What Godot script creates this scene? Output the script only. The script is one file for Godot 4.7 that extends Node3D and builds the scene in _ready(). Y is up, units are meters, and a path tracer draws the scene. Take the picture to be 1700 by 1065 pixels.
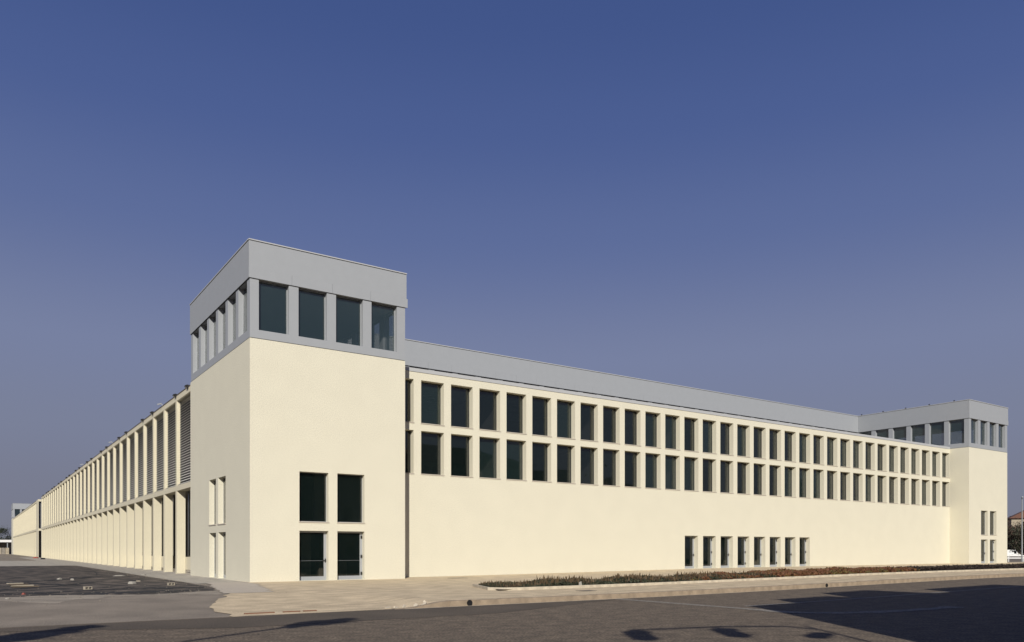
extends Node3D

var M := {}
var box_cache := {}
var names := {}
var rng := RandomNumberGenerator.new()

# ---------------------------------------------------------------- helpers
func lin(r: float, g: float, b: float, a := 1.0) -> Color:
	var c := Color(r, g, b).linear_to_srgb()
	c.a = a
	return c

func noise_tex(freq: float, octaves: int, c0: Color, c1: Color, size := 512, sd := 1, kind := FastNoiseLite.TYPE_SIMPLEX_SMOOTH, mid := 0.5) -> NoiseTexture2D:
	var n := FastNoiseLite.new()
	n.noise_type = kind
	n.frequency = freq
	n.fractal_octaves = octaves
	n.seed = sd
	var t := NoiseTexture2D.new()
	t.width = size
	t.height = size
	t.seamless = true
	t.noise = n
	var g := Gradient.new()
	g.set_color(0, c0)
	g.set_color(1, c1)
	g.add_point(mid, c0.lerp(c1, 0.5))
	t.color_ramp = g
	return t

func grey_tex(freq: float, octaves: int, a: float, b: float, size := 512, sd := 1, kind := FastNoiseLite.TYPE_SIMPLEX_SMOOTH) -> NoiseTexture2D:
	return noise_tex(freq, octaves, Color(a, a, a), Color(b, b, b), size, sd, kind)

func mat(key: String, col: Color, rough := 0.8, metallic := 0.0) -> StandardMaterial3D:
	var m := StandardMaterial3D.new()
	m.resource_name = key
	m.albedo_color = col
	m.roughness = rough
	m.metallic = metallic
	M[key] = m
	return m

func world_tex(m: StandardMaterial3D, tex: Texture2D, scale: Vector3) -> void:
	m.albedo_texture = tex
	m.uv1_triplanar = true
	m.uv1_world_triplanar = true
	m.uv1_scale = scale

func detail(m: StandardMaterial3D, tex: Texture2D, scale: Vector3) -> void:
	m.detail_enabled = true
	m.detail_albedo = tex
	m.detail_blend_mode = BaseMaterial3D.BLEND_MODE_MUL
	m.detail_uv_layer = BaseMaterial3D.DETAIL_UV_2
	m.uv2_triplanar = true
	m.uv2_world_triplanar = true
	m.uv2_scale = scale

func relief(m: StandardMaterial3D, tex: Texture2D, cm: float) -> void:
	m.heightmap_enabled = true
	m.heightmap_texture = tex
	m.heightmap_scale = cm

func mb() -> SurfaceTool:
	var st := SurfaceTool.new()
	st.begin(Mesh.PRIMITIVE_TRIANGLES)
	return st

func quad(st: SurfaceTool, a: Vector3, b: Vector3, c: Vector3, d: Vector3) -> void:
	# a b c d run counter-clockwise seen from outside
	st.set_smooth_group(-1)
	for p in [a, c, b, a, d, c]:
		st.add_vertex(p)

func tri(st: SurfaceTool, a: Vector3, b: Vector3, c: Vector3) -> void:
	st.set_smooth_group(-1)
	for p in [a, c, b]:
		st.add_vertex(p)

func add_box(st: SurfaceTool, lo: Vector3, hi: Vector3, T := Transform3D()) -> void:
	var x0 := minf(lo.x, hi.x)
	var x1 := maxf(lo.x, hi.x)
	var y0 := minf(lo.y, hi.y)
	var y1 := maxf(lo.y, hi.y)
	var z0 := minf(lo.z, hi.z)
	var z1 := maxf(lo.z, hi.z)
	var p := []
	for v in [Vector3(x0, y0, z0), Vector3(x1, y0, z0), Vector3(x1, y1, z0), Vector3(x0, y1, z0), Vector3(x0, y0, z1), Vector3(x1, y0, z1), Vector3(x1, y1, z1), Vector3(x0, y1, z1)]:
		p.append(T * v)
	quad(st, p[4], p[5], p[6], p[7])
	quad(st, p[1], p[0], p[3], p[2])
	quad(st, p[0], p[4], p[7], p[3])
	quad(st, p[5], p[1], p[2], p[6])
	quad(st, p[7], p[6], p[2], p[3])
	quad(st, p[0], p[1], p[5], p[4])

func add_tube(st: SurfaceTool, pts: Array, radii: Array, sides := 10, cap := true) -> void:
	var rings := []
	for i in pts.size():
		var a: Vector3 = pts[maxi(i - 1, 0)]
		var b: Vector3 = pts[mini(i + 1, pts.size() - 1)]
		var d := (b - a).normalized()
		var u := d.cross(Vector3.FORWARD if absf(d.z) < 0.9 else Vector3.RIGHT).normalized()
		var w := d.cross(u).normalized()
		var ring := []
		for k in sides:
			var ang := TAU * k / sides
			ring.append(pts[i] + (u * cos(ang) + w * sin(ang)) * radii[i])
		rings.append(ring)
	for i in pts.size() - 1:
		for k in sides:
			var k2 := (k + 1) % sides
			st.set_smooth_group(1)
			for q in [rings[i][k], rings[i + 1][k2], rings[i][k2], rings[i][k], rings[i + 1][k], rings[i + 1][k2]]:
				st.add_vertex(q)
	if cap:
		var last = rings[rings.size() - 1]
		var first = rings[0]
		for k in range(1, sides - 1):
			tri(st, last[0], last[k + 1], last[k])
			tri(st, first[0], first[k], first[k + 1])

func commit(st: SurfaceTool) -> ArrayMesh:
	st.generate_normals()
	return st.commit()

func inst(called: String, mesh: Mesh, m: Material, parent: Node3D = self, at := Transform3D()) -> MeshInstance3D:
	var o := MeshInstance3D.new()
	o.mesh = mesh
	o.material_override = m
	o.transform = at
	o.name = numbered(called) if parent == self else called
	parent.add_child(o, true)
	return o

func build(st: SurfaceTool, called: String, m: Material, parent: Node3D = self, at := Transform3D()) -> MeshInstance3D:
	return inst(called, commit(st), m, parent, at)

func numbered(called: String) -> String:
	if not names.has(called):
		names[called] = 0
		return called
	names[called] += 1
	return "%s_%03d" % [called, names[called]]

func part_box(called: String, lo: Vector3, hi: Vector3, m: Material, parent: Node3D) -> MeshInstance3D:
	# a box part, its mesh shared by size
	var s := (hi - lo).abs()
	var key := "%.3f %.3f %.3f" % [s.x, s.y, s.z]
	if not box_cache.has(key):
		var b := BoxMesh.new()
		b.size = s
		box_cache[key] = b
	return inst(called, box_cache[key], m, parent, Transform3D(Basis(), (lo + hi) / 2))

func base(called: String, at: Vector3, label: String, category: String, group := "", turn := 0.0) -> Node3D:
	var o := Node3D.new()
	o.name = numbered(called)
	add_child(o)
	o.position = at
	o.rotation.y = turn
	return tag(o, label, category, group)

func tag(o: Node3D, label: String, category: String, group := "") -> Node3D:
	o.set_meta("label", label)
	o.set_meta("category", category)
	if group:
		o.set_meta("group", group)
	return o

func structure(o: Node3D, label := "", category := "") -> Node3D:
	o.set_meta("kind", "structure")
	if label:
		o.set_meta("label", label)
		o.set_meta("category", category)
	return o

func rise(x: float) -> float:
	# the street climbs a hand's breadth towards the right
	return 0.17 * smoothstep(8.0, 40.0, x)

func ground_y(x: float, z: float) -> float:
	# pavement and forecourt; left of the kerb the forecourt runs down to the road
	var ramp := smoothstep(10.0, 18.0, z) * (1.0 - smoothstep(-0.6, 1.0, x))
	return rise(x) - 0.17 * ramp

func road_y(x: float, _z: float) -> float:
	return rise(x) - 0.17

func sheet(called: String, zs: Array, left: Callable, right: Callable, nx: int, height: Callable, up: float, m: Material, parent: Node3D = self) -> MeshInstance3D:
	var st := mb()
	var rows := []
	for z in zs:
		var row := []
		var l: float = left.call(z)
		var r: float = right.call(z)
		for i in nx + 1:
			var x := lerpf(l, r, float(i) / nx)
			row.append(Vector3(x, height.call(x, z) + up, z))
		rows.append(row)
	for j in zs.size() - 1:
		for i in nx:
			quad(st, rows[j + 1][i], rows[j + 1][i + 1], rows[j][i + 1], rows[j][i])
	return build(st, called, m, parent)

func steps(a: float, b: float, n: int) -> Array:
	var out := []
	for i in n + 1:
		out.append(lerpf(a, b, float(i) / n))
	return out

# faces of the building: local x runs right along the wall seen from outside, y up, z outwards
func front_face(x: float, z: float) -> Transform3D:
	return Transform3D(Basis(), Vector3(x, 0, z))

func left_face(x: float, z: float) -> Transform3D:
	return Transform3D(Basis(Vector3(0, 0, 1), Vector3(0, 1, 0), Vector3(-1, 0, 0)), Vector3(x, 0, z))

func right_face(x: float, z: float) -> Transform3D:
	return Transform3D(Basis(Vector3(0, 0, -1), Vector3(0, 1, 0), Vector3(1, 0, 0)), Vector3(x, 0, z))

func wall_with_openings(T: Transform3D, x0: float, x1: float, y0: float, y1: float, thick: float, holes: Array) -> SurfaceTool:
	var st := mb()
	var xs := [x0, x1]
	var ys := [y0, y1]
	for h in holes:
		xs.append_array([h.position.x, h.end.x])
		ys.append_array([h.position.y, h.end.y])
	xs = unique(xs)
	ys = unique(ys)
	for i in xs.size() - 1:
		for j in ys.size() - 1:
			var mid := Vector2((xs[i] + xs[i + 1]) / 2, (ys[j] + ys[j + 1]) / 2)
			var open := false
			for h in holes:
				if h.has_point(mid):
					open = true
			if open:
				continue
			quad(st, T * Vector3(xs[i], ys[j], 0), T * Vector3(xs[i + 1], ys[j], 0), T * Vector3(xs[i + 1], ys[j + 1], 0), T * Vector3(xs[i], ys[j + 1], 0))
			quad(st, T * Vector3(xs[i + 1], ys[j], -thick), T * Vector3(xs[i], ys[j], -thick), T * Vector3(xs[i], ys[j + 1], -thick), T * Vector3(xs[i + 1], ys[j + 1], -thick))
	for h in holes:
		var a: float = h.position.x
		var b: float = h.end.x
		var c: float = h.position.y
		var d: float = h.end.y
		quad(st, T * Vector3(a, c, 0), T * Vector3(a, d, 0), T * Vector3(a, d, -thick), T * Vector3(a, c, -thick))
		quad(st, T * Vector3(b, c, -thick), T * Vector3(b, d, -thick), T * Vector3(b, d, 0), T * Vector3(b, c, 0))
		quad(st, T * Vector3(a, d, 0), T * Vector3(b, d, 0), T * Vector3(b, d, -thick), T * Vector3(a, d, -thick))
		quad(st, T * Vector3(a, c, -thick), T * Vector3(b, c, -thick), T * Vector3(b, c, 0), T * Vector3(a, c, 0))
	quad(st, T * Vector3(x0, y0, -thick), T * Vector3(x0, y0, 0), T * Vector3(x0, y1, 0), T * Vector3(x0, y1, -thick))
	quad(st, T * Vector3(x1, y0, 0), T * Vector3(x1, y0, -thick), T * Vector3(x1, y1, -thick), T * Vector3(x1, y1, 0))
	quad(st, T * Vector3(x0, y1, 0), T * Vector3(x1, y1, 0), T * Vector3(x1, y1, -thick), T * Vector3(x0, y1, -thick))
	return st

func unique(a: Array) -> Array:
	a.sort()
	var out := []
	for v in a:
		if out.is_empty() or v - out[-1] > 0.0005:
			out.append(v)
	return out

var frame_cache := {}

func frame_mesh(w: float, h: float, bars: Array, deep: float) -> Mesh:
	# bars: left, right, bottom, top; origin at the bottom centre, front at z = 0
	var key := str([snappedf(w, 0.001), snappedf(h, 0.001), bars, deep])
	if not frame_cache.has(key):
		var st := mb()
		add_box(st, Vector3(-w / 2, 0, 0), Vector3(-w / 2 + bars[0], h, -deep))
		add_box(st, Vector3(w / 2 - bars[1], 0, 0), Vector3(w / 2, h, -deep))
		add_box(st, Vector3(-w / 2 + bars[0], 0, 0), Vector3(w / 2 - bars[1], bars[2], -deep))
		add_box(st, Vector3(-w / 2 + bars[0], h - bars[3], 0), Vector3(w / 2 - bars[1], h, -deep))
		frame_cache[key] = commit(st)
	return frame_cache[key]

func glazed(called: String, parent: Node3D, T: Transform3D, hole: Rect2, inset: float, bars: Array, frame_mat: Material, sill := true, glass := "glass") -> MeshInstance3D:
	var w := hole.size.x - 0.004
	var h := hole.size.y - 0.004
	var at := T * Transform3D(Basis(), Vector3(hole.position.x + hole.size.x / 2, hole.position.y + 0.002, -inset))
	var o := inst(called, frame_mesh(w, h, bars, 0.08), frame_mat, parent, at)
	var pane := part_box("pane", Vector3(-w / 2 + bars[0], bars[2], -0.006), Vector3(w / 2 - bars[1], h - bars[3], -0.03), M[glass], o)
	pane.rotation = Vector3(rng.randf_range(-0.006, 0.006), rng.randf_range(-0.004, 0.004), 0)
	if sill:
		part_box("sill", Vector3(-hole.size.x / 2 - 0.03, -0.045, 0.0), Vector3(hole.size.x / 2 + 0.03, 0.012, inset + 0.035), M.sill, o)
	return o

func door_fittings(d: MeshInstance3D, w: float, h: float, hinged_right: bool) -> void:
	var x := w / 2 - 0.07
	if hinged_right:
		for y in [0.32, 1.25, h - 0.3]:
			part_box("hinge", Vector3(x - 0.035, y - 0.08, 0.0), Vector3(x + 0.045, y + 0.08, 0.05), M.black, d)
	else:
		var st := mb()
		add_box(st, Vector3(x - 0.02, 0.94, 0.0), Vector3(x + 0.03, 1.14, 0.03))
		add_box(st, Vector3(x - 0.15, 1.02, 0.03), Vector3(x + 0.02, 1.06, 0.065))
		build(st, "handle", M.black, d)

# ---------------------------------------------------------------- materials
func make_materials() -> void:
	var stucco_bump := grey_tex(0.09, 4, 0.0, 1.0, 512, 11)
	var grain := grey_tex(0.12, 3, 0.79, 1.0, 512, 5)
	var soft := grey_tex(0.02, 5, 0.982, 1.0, 512, 7)
	var patch := grey_tex(0.010, 5, 0.80, 1.0, 1024, 21)
	var blotch := grey_tex(0.02, 5, 0.55, 1.0, 1024, 33)

	var m := mat("cream", lin(0.785, 0.75, 0.605), 0.92)
	world_tex(m, soft, Vector3(0.05, 0.05, 0.05))
	detail(m, grain, Vector3(0.3, 0.3, 0.3))
	relief(m, stucco_bump, 0.22)
	m = mat("arcade_cream", lin(0.735, 0.68, 0.515), 0.92)
	world_tex(m, soft, Vector3(0.05, 0.05, 0.05))
	detail(m, grain, Vector3(0.3, 0.3, 0.3))
	relief(m, stucco_bump, 0.22)

	m = mat("grey_metal", lin(0.322, 0.340, 0.362), 0.62)
	world_tex(m, soft, Vector3(0.13, 0.13, 0.13))
	detail(m, grey_tex(0.2, 2, 0.93, 1.0, 256, 6), Vector3(0.5, 0.5, 0.5))
	m = mat("grey_trim", lin(0.40, 0.41, 0.42), 0.5)
	world_tex(m, soft, Vector3(0.2, 0.2, 0.2))
	mat("joint", lin(0.03, 0.03, 0.032), 0.9)
	mat("frame_grey", lin(0.32, 0.335, 0.35), 0.45, 0.1)
	mat("frame_dark", lin(0.10, 0.095, 0.085), 0.5)
	mat("sill", lin(0.42, 0.38, 0.32), 0.7)
	mat("black", lin(0.012, 0.012, 0.013), 0.45)
	mat("coping_dark", lin(0.10, 0.085, 0.075), 0.7)
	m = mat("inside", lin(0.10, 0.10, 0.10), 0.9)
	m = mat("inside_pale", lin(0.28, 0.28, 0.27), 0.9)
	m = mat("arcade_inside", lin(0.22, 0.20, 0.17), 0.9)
	m = mat("deck", lin(0.28, 0.27, 0.26), 0.95)
	world_tex(m, patch, Vector3(0.1, 0.1, 0.1))
	m = mat("slat", lin(0.62, 0.61, 0.57), 0.5)

	m = mat("glass", lin(0.006, 0.012, 0.011, 0.42), 0.02)
	m.transparency = BaseMaterial3D.TRANSPARENCY_ALPHA
	for v in [["glass_teal", lin(0.014, 0.027, 0.026, 0.42)], ["glass_smoke", lin(0.010, 0.016, 0.016, 0.44)]]:
		m = mat(v[0], v[1], 0.02)
		m.transparency = BaseMaterial3D.TRANSPARENCY_ALPHA
	m = mat("glass_clear", lin(0.03, 0.055, 0.06, 0.30), 0.02)
	m.transparency = BaseMaterial3D.TRANSPARENCY_ALPHA

	m = mat("pavement", lin(0.93, 0.755, 0.50), 0.95)
	world_tex(m, patch, Vector3(0.07, 0.07, 0.11))
	detail(m, grey_tex(0.25, 3, 0.76, 1.0, 512, 41), Vector3(0.12, 0.12, 0.12))
	relief(m, stucco_bump, 0.4)
	m = mat("concrete", lin(0.62, 0.57, 0.48), 0.95)
	world_tex(m, patch, Vector3(0.12, 0.12, 0.12))
	detail(m, grey_tex(0.2, 3, 0.78, 1.0, 512, 42), Vector3(0.6, 0.6, 0.6))
	m = mat("kerb_stone", lin(0.74, 0.655, 0.51), 0.92)
	world_tex(m, patch, Vector3(0.2, 0.2, 0.2))
	detail(m, grain, Vector3(1.1, 1.1, 1.1))
	m = mat("road_kerb_stone", lin(0.44, 0.345, 0.245), 0.92)
	world_tex(m, patch, Vector3(0.2, 0.2, 0.2))
	detail(m, grain, Vector3(1.1, 1.1, 1.1))

	var asphalt_grain := grey_tex(0.3, 2, 0.34, 1.0, 512, 51)
	m = mat("asphalt", lin(0.43, 0.33, 0.228), 0.95)
	world_tex(m, grey_tex(0.03, 5, 0.68, 1.0, 1024, 81), Vector3(0.05, 0.05, 0.06))
	detail(m, asphalt_grain, Vector3(0.09, 0.09, 0.09))
	relief(m, stucco_bump, 0.6)
	m = mat("asphalt_dark", lin(0.25, 0.195, 0.14), 0.95)
	world_tex(m, patch, Vector3(0.03, 0.03, 0.03))
	detail(m, asphalt_grain, Vector3(0.16, 0.16, 0.16))
	m = mat("forecourt", lin(0.49, 0.415, 0.325), 0.95)
	world_tex(m, patch, Vector3(0.04, 0.04, 0.04))
	detail(m, grey_tex(0.3, 2, 0.55, 1.0, 512, 52), Vector3(0.14, 0.14, 0.14))
	relief(m, stucco_bump, 0.6)
	m = mat("tar", lin(0.60, 0.485, 0.375), 0.9)
	world_tex(m, grey_tex(0.014, 6, 0.08, 1.0, 1024, 61), Vector3(0.05, 0.05, 0.05))
	detail(m, asphalt_grain, Vector3(0.12, 0.12, 0.12))
	relief(m, stucco_bump, 1.2)
	m = mat("tar_fresh", lin(0.028, 0.027, 0.026), 0.85)
	detail(m, asphalt_grain, Vector3(0.12, 0.12, 0.12))
	m = mat("gravel", lin(0.76, 0.67, 0.54), 0.95)
	world_tex(m, grey_tex(0.1, 4, 0.6, 1.0, 512, 71), Vector3(0.5, 0.5, 0.5))
	m = mat("dirt", lin(0.20, 0.165, 0.12), 0.95)
	world_tex(m, patch, Vector3(0.04, 0.04, 0.04))
	m = mat("soil", lin(0.06, 0.045, 0.032), 0.95)
	m = mat("paint_worn", lin(0.40, 0.365, 0.31), 0.9)
	world_tex(m, blotch, Vector3(0.3, 0.3, 0.3))
	m = mat("paint_white", lin(0.55, 0.54, 0.50), 0.85)
	world_tex(m, blotch, Vector3(0.4, 0.4, 0.4))
	mat("rust", lin(0.17, 0.085, 0.05), 0.9)
	mat("steel", lin(0.30, 0.32, 0.33), 0.5, 0.3)
	mat("white_paint", lin(0.72, 0.72, 0.70), 0.5)
	mat("lamp_glass", lin(0.55, 0.55, 0.52), 0.3)
	m = mat("block", lin(0.42, 0.37, 0.29), 0.95)
	detail(m, grain, Vector3(2, 2, 2))
	mat("crumb_stone", lin(0.22, 0.195, 0.155), 0.95)
	mat("debris_white", lin(0.27, 0.255, 0.225), 0.9)
	mat("debris_red", lin(0.26, 0.075, 0.055), 0.8)
	m = mat("roof_tile", lin(0.28, 0.135, 0.085), 0.9)
	world_tex(m, blotch, Vector3(0.3, 0.3, 0.3))
	m = mat("house_wall", lin(0.46, 0.40, 0.30), 0.92)
	world_tex(m, patch, Vector3(0.1, 0.1, 0.1))
	m = mat("house_wall_dull", lin(0.30, 0.27, 0.23), 0.92)
	world_tex(m, patch, Vector3(0.1, 0.1, 0.1))
	mat("car_white", lin(0.70, 0.71, 0.70), 0.3)
	mat("car_dark", lin(0.03, 0.035, 0.045), 0.3)
	mat("car_glass", lin(0.015, 0.018, 0.02), 0.08)
	mat("tyre", lin(0.02, 0.02, 0.02), 0.9)
	mat("rim", lin(0.4, 0.4, 0.41), 0.4, 0.5)
	mat("bark", lin(0.11, 0.085, 0.06), 0.95)
	m = mat("leaf", Color(1, 1, 1), 0.75)
	m.vertex_color_use_as_albedo = true
	m.backlight_enabled = true
	m.backlight = lin(0.10, 0.11, 0.05)

# ---------------------------------------------------------------- the building
const CREAM_TOP := 12.30
const BELV_SILL := 12.75
const FASCIA_LOW := 15.31
const FASCIA_TOP := 17.22

func fascia(T: Transform3D, length: float, parent: Node3D, bay := 2.06, out_end := 0.0, out_start := 0.0) -> void:
	# T: local x along the face from 0 to length, outer face at z = 0
	var st := mb()
	add_box(st, Vector3(0, FASCIA_LOW + 0.5, 0), Vector3(length, FASCIA_TOP - 0.06, -0.12), T)
	build(st, "fascia", M.grey_metal, parent)
	st = mb()
	add_box(st, Vector3(0.02, FASCIA_LOW + 0.03, -0.03), Vector3(length - 0.02, FASCIA_TOP - 0.02, -0.11), T)
	build(st, "fascia_backing", M.joint, parent)
	var n := int(round(length / bay))
	for i in n:
		var a := length * i / n
		var b := length * (i + 1) / n
		if i == n - 1:
			b += out_end
		if i == 0:
			a -= out_start
		st = mb()
		add_box(st, Vector3(a + (0.005 if i else 0.0), FASCIA_LOW, 0.004), Vector3(b - (0.005 if i < n - 1 else 0.0), FASCIA_LOW + 0.498, -0.03), T)
		build(st, "fascia_panel", M.grey_metal, parent)
	st = mb()
	add_box(st, Vector3(-0.02, FASCIA_TOP - 0.025, 0.03), Vector3(length + 0.02, FASCIA_TOP + 0.03, -0.30), T)
	build(st, "coping", M.grey_trim, parent)

func belvedere_side(T: Transform3D, posts: Array, parent: Node3D, glass := "glass_clear") -> void:
	# posts: pairs of local x where each post starts and ends
	for i in posts.size():
		var st := mb()
		add_box(st, Vector3(posts[i][0], BELV_SILL, 0), Vector3(posts[i][1], FASCIA_LOW + 0.02, -0.40), T)
		build(st, "post", M.grey_metal, parent)
		if i < posts.size() - 1:
			var hole := Rect2(posts[i][1], BELV_SILL, posts[i + 1][0] - posts[i][1], FASCIA_LOW - BELV_SILL)
			glazed("belvedere_window", parent, T, hole, 0.25, [0.035, 0.035, 0.06, 0.03], M.frame_grey, false, glass)

func tower(parent: Node3D, X: float, Z: float, W: float, D: float, front_holes: Array, left_holes: Array, lift: float, detailed := true) -> void:
	var th := 0.5
	var F := front_face(X, Z)
	var L := left_face(X, Z)
	build(wall_with_openings(F, 0, W, -0.4, CREAM_TOP, th, front_holes), "wall", M.cream, parent)
	build(wall_with_openings(L, -D - 0.2, -th, -0.4, CREAM_TOP, th, left_holes), "wall", M.cream, parent)
	build(wall_with_openings(right_face(X + W, Z), th, D, -0.4, CREAM_TOP, th, []), "wall", M.cream, parent)
	for holes in [[F, front_holes], [L, left_holes]]:
		for i in holes[1].size():
			var h: Rect2 = holes[1][i]
			if h.position.y < 1.0:
				var d := glazed("door", parent, holes[0], h, 0.29, [0.07, 0.15, 0.20, 0.09], M.frame_grey, false)
				door_fittings(d, h.size.x, h.size.y, i % 2 == 1)
				part_box("glazing_bar", Vector3(-h.size.x / 2 + 0.07, 1.02, -0.012), Vector3(h.size.x / 2 - 0.15, 1.045, -0.03), M.frame_grey, d)
			else:
				glazed("window", parent, holes[0], h, 0.29, [0.02, 0.025, 0.04, 0.03], M.frame_grey)
	# rooms
	var in_x0 := X + th
	var in_x1 := X + W - th
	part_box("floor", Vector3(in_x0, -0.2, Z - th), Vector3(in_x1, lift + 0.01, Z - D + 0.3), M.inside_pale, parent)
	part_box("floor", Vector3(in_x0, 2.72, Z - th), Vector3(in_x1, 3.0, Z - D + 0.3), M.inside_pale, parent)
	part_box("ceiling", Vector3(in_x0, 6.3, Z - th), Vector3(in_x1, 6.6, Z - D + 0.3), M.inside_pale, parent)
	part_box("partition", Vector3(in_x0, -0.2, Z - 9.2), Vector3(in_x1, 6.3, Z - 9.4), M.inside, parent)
	if detailed:
		part_box("partition", Vector3(in_x0, lift + 0.011, Z - 3.6), Vector3(X + 4.5, 2.719, Z - 3.75), M.house_wall, parent)
		part_box("notice_board", Vector3(X + 2.3, 1.0, Z - 3.55), Vector3(X + 3.9, 2.2, Z - 3.598), M.black, parent)
		part_box("partition", Vector3(X + 4.9, 3.001, Z - 4.2), Vector3(in_x1, 6.299, Z - 4.35), M.inside_pale, parent)
		part_box("counter", Vector3(X + 4.9, lift + 0.011, Z - 3.4), Vector3(X + 6.6, lift + 0.95, Z - 4.0), M.house_wall, parent)
	# grey belvedere
	part_box("belvedere_floor", Vector3(X + 0.1, CREAM_TOP + 0.002, Z - 0.1), Vector3(X + W - 0.1, BELV_SILL - 0.06, Z - D + 0.1), M.inside_pale, parent)
	var st := mb()
	var y0 := CREAM_TOP + 0.03
	add_box(st, Vector3(X, y0, Z), Vector3(X + W, BELV_SILL, Z - 0.45))
	add_box(st, Vector3(X, y0, Z - 0.45), Vector3(X + 0.45, BELV_SILL, Z - D))
	add_box(st, Vector3(X + W - 0.45, y0, Z - 0.45), Vector3(X + W, BELV_SILL, Z - D))
	build(st, "belvedere_sill_band", M.grey_metal, parent)
	st = mb()
	add_box(st, Vector3(X + 0.03, CREAM_TOP + 0.001, Z - 0.03), Vector3(X + W - 0.03, y0 - 0.001, Z - 0.09))
	add_box(st, Vector3(X + 0.03, CREAM_TOP + 0.001, Z - 0.09), Vector3(X + 0.09, y0 - 0.001, Z - D))
	build(st, "shadow_gap", M.joint, parent)
	var s := (W - 0.45) / 4.0
	var front := []
	for i in 5:
		front.append([maxf(0.0, i * s - (0.06 if i else 0.0)), minf(W, i * s + 0.45 + (0.06 if i == 4 else 0.0))])
	belvedere_side(F, front, parent)
	var side := []
	var sd := (D - 0.48) / 6.0
	for i in 7:
		side.append([-(i * sd + 0.48), -(0.46 if i == 0 else i * sd)])
	side[0][1] = -0.402
	side.reverse()
	belvedere_side(L, side, parent)
	var right := []
	for q in side:
		right.append([-q[1], -q[0]])
	right.reverse()
	belvedere_side(right_face(X + W, Z), right, parent)
	# soffit, roof and fascia
	part_box("soffit", Vector3(X + 0.02, FASCIA_LOW + 0.03, Z - 0.02), Vector3(X + W - 0.02, FASCIA_LOW + 0.16, Z - D + 0.02), M.grey_metal, parent)
	part_box("roof", Vector3(X + 0.02, FASCIA_TOP - 0.25, Z - 0.02), Vector3(X + W - 0.02, FASCIA_TOP - 0.10, Z - D + 0.02), M.deck, parent)
	part_box("rear_wall", Vector3(X + 0.05, BELV_SILL, Z - D + 0.25), Vector3(X + W - 0.05, FASCIA_LOW + 0.03, Z - D + 0.05), M.grey_metal, parent)
	var o := 0.06
	fascia(Transform3D(Basis(), Vector3(X - o, 0, Z + o)), W + 2 * o, parent, 2.06, 0.07)
	var TL := left_face(X - o, Z)
	TL.origin = Vector3(X - o, 0, Z - D - o)
	fascia(TL, D + o - 0.07, parent, 2.06, 0.095)
	var TR := right_face(X + W + o, Z - 0.07)
	fascia(TR, D + o - 0.07, parent, 2.06, 0.0, 0.095)
	if X > 50.0:
		# clips of the lightning conductor on the coping
		for i in 5:
			part_box("conductor_clip", Vector3(X - 0.10, FASCIA_TOP + 0.03, Z - 1.4 - i * 2.6), Vector3(X - 0.02, FASCIA_TOP + 0.14, Z - 1.52 - i * 2.6), M.black, parent)

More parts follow.
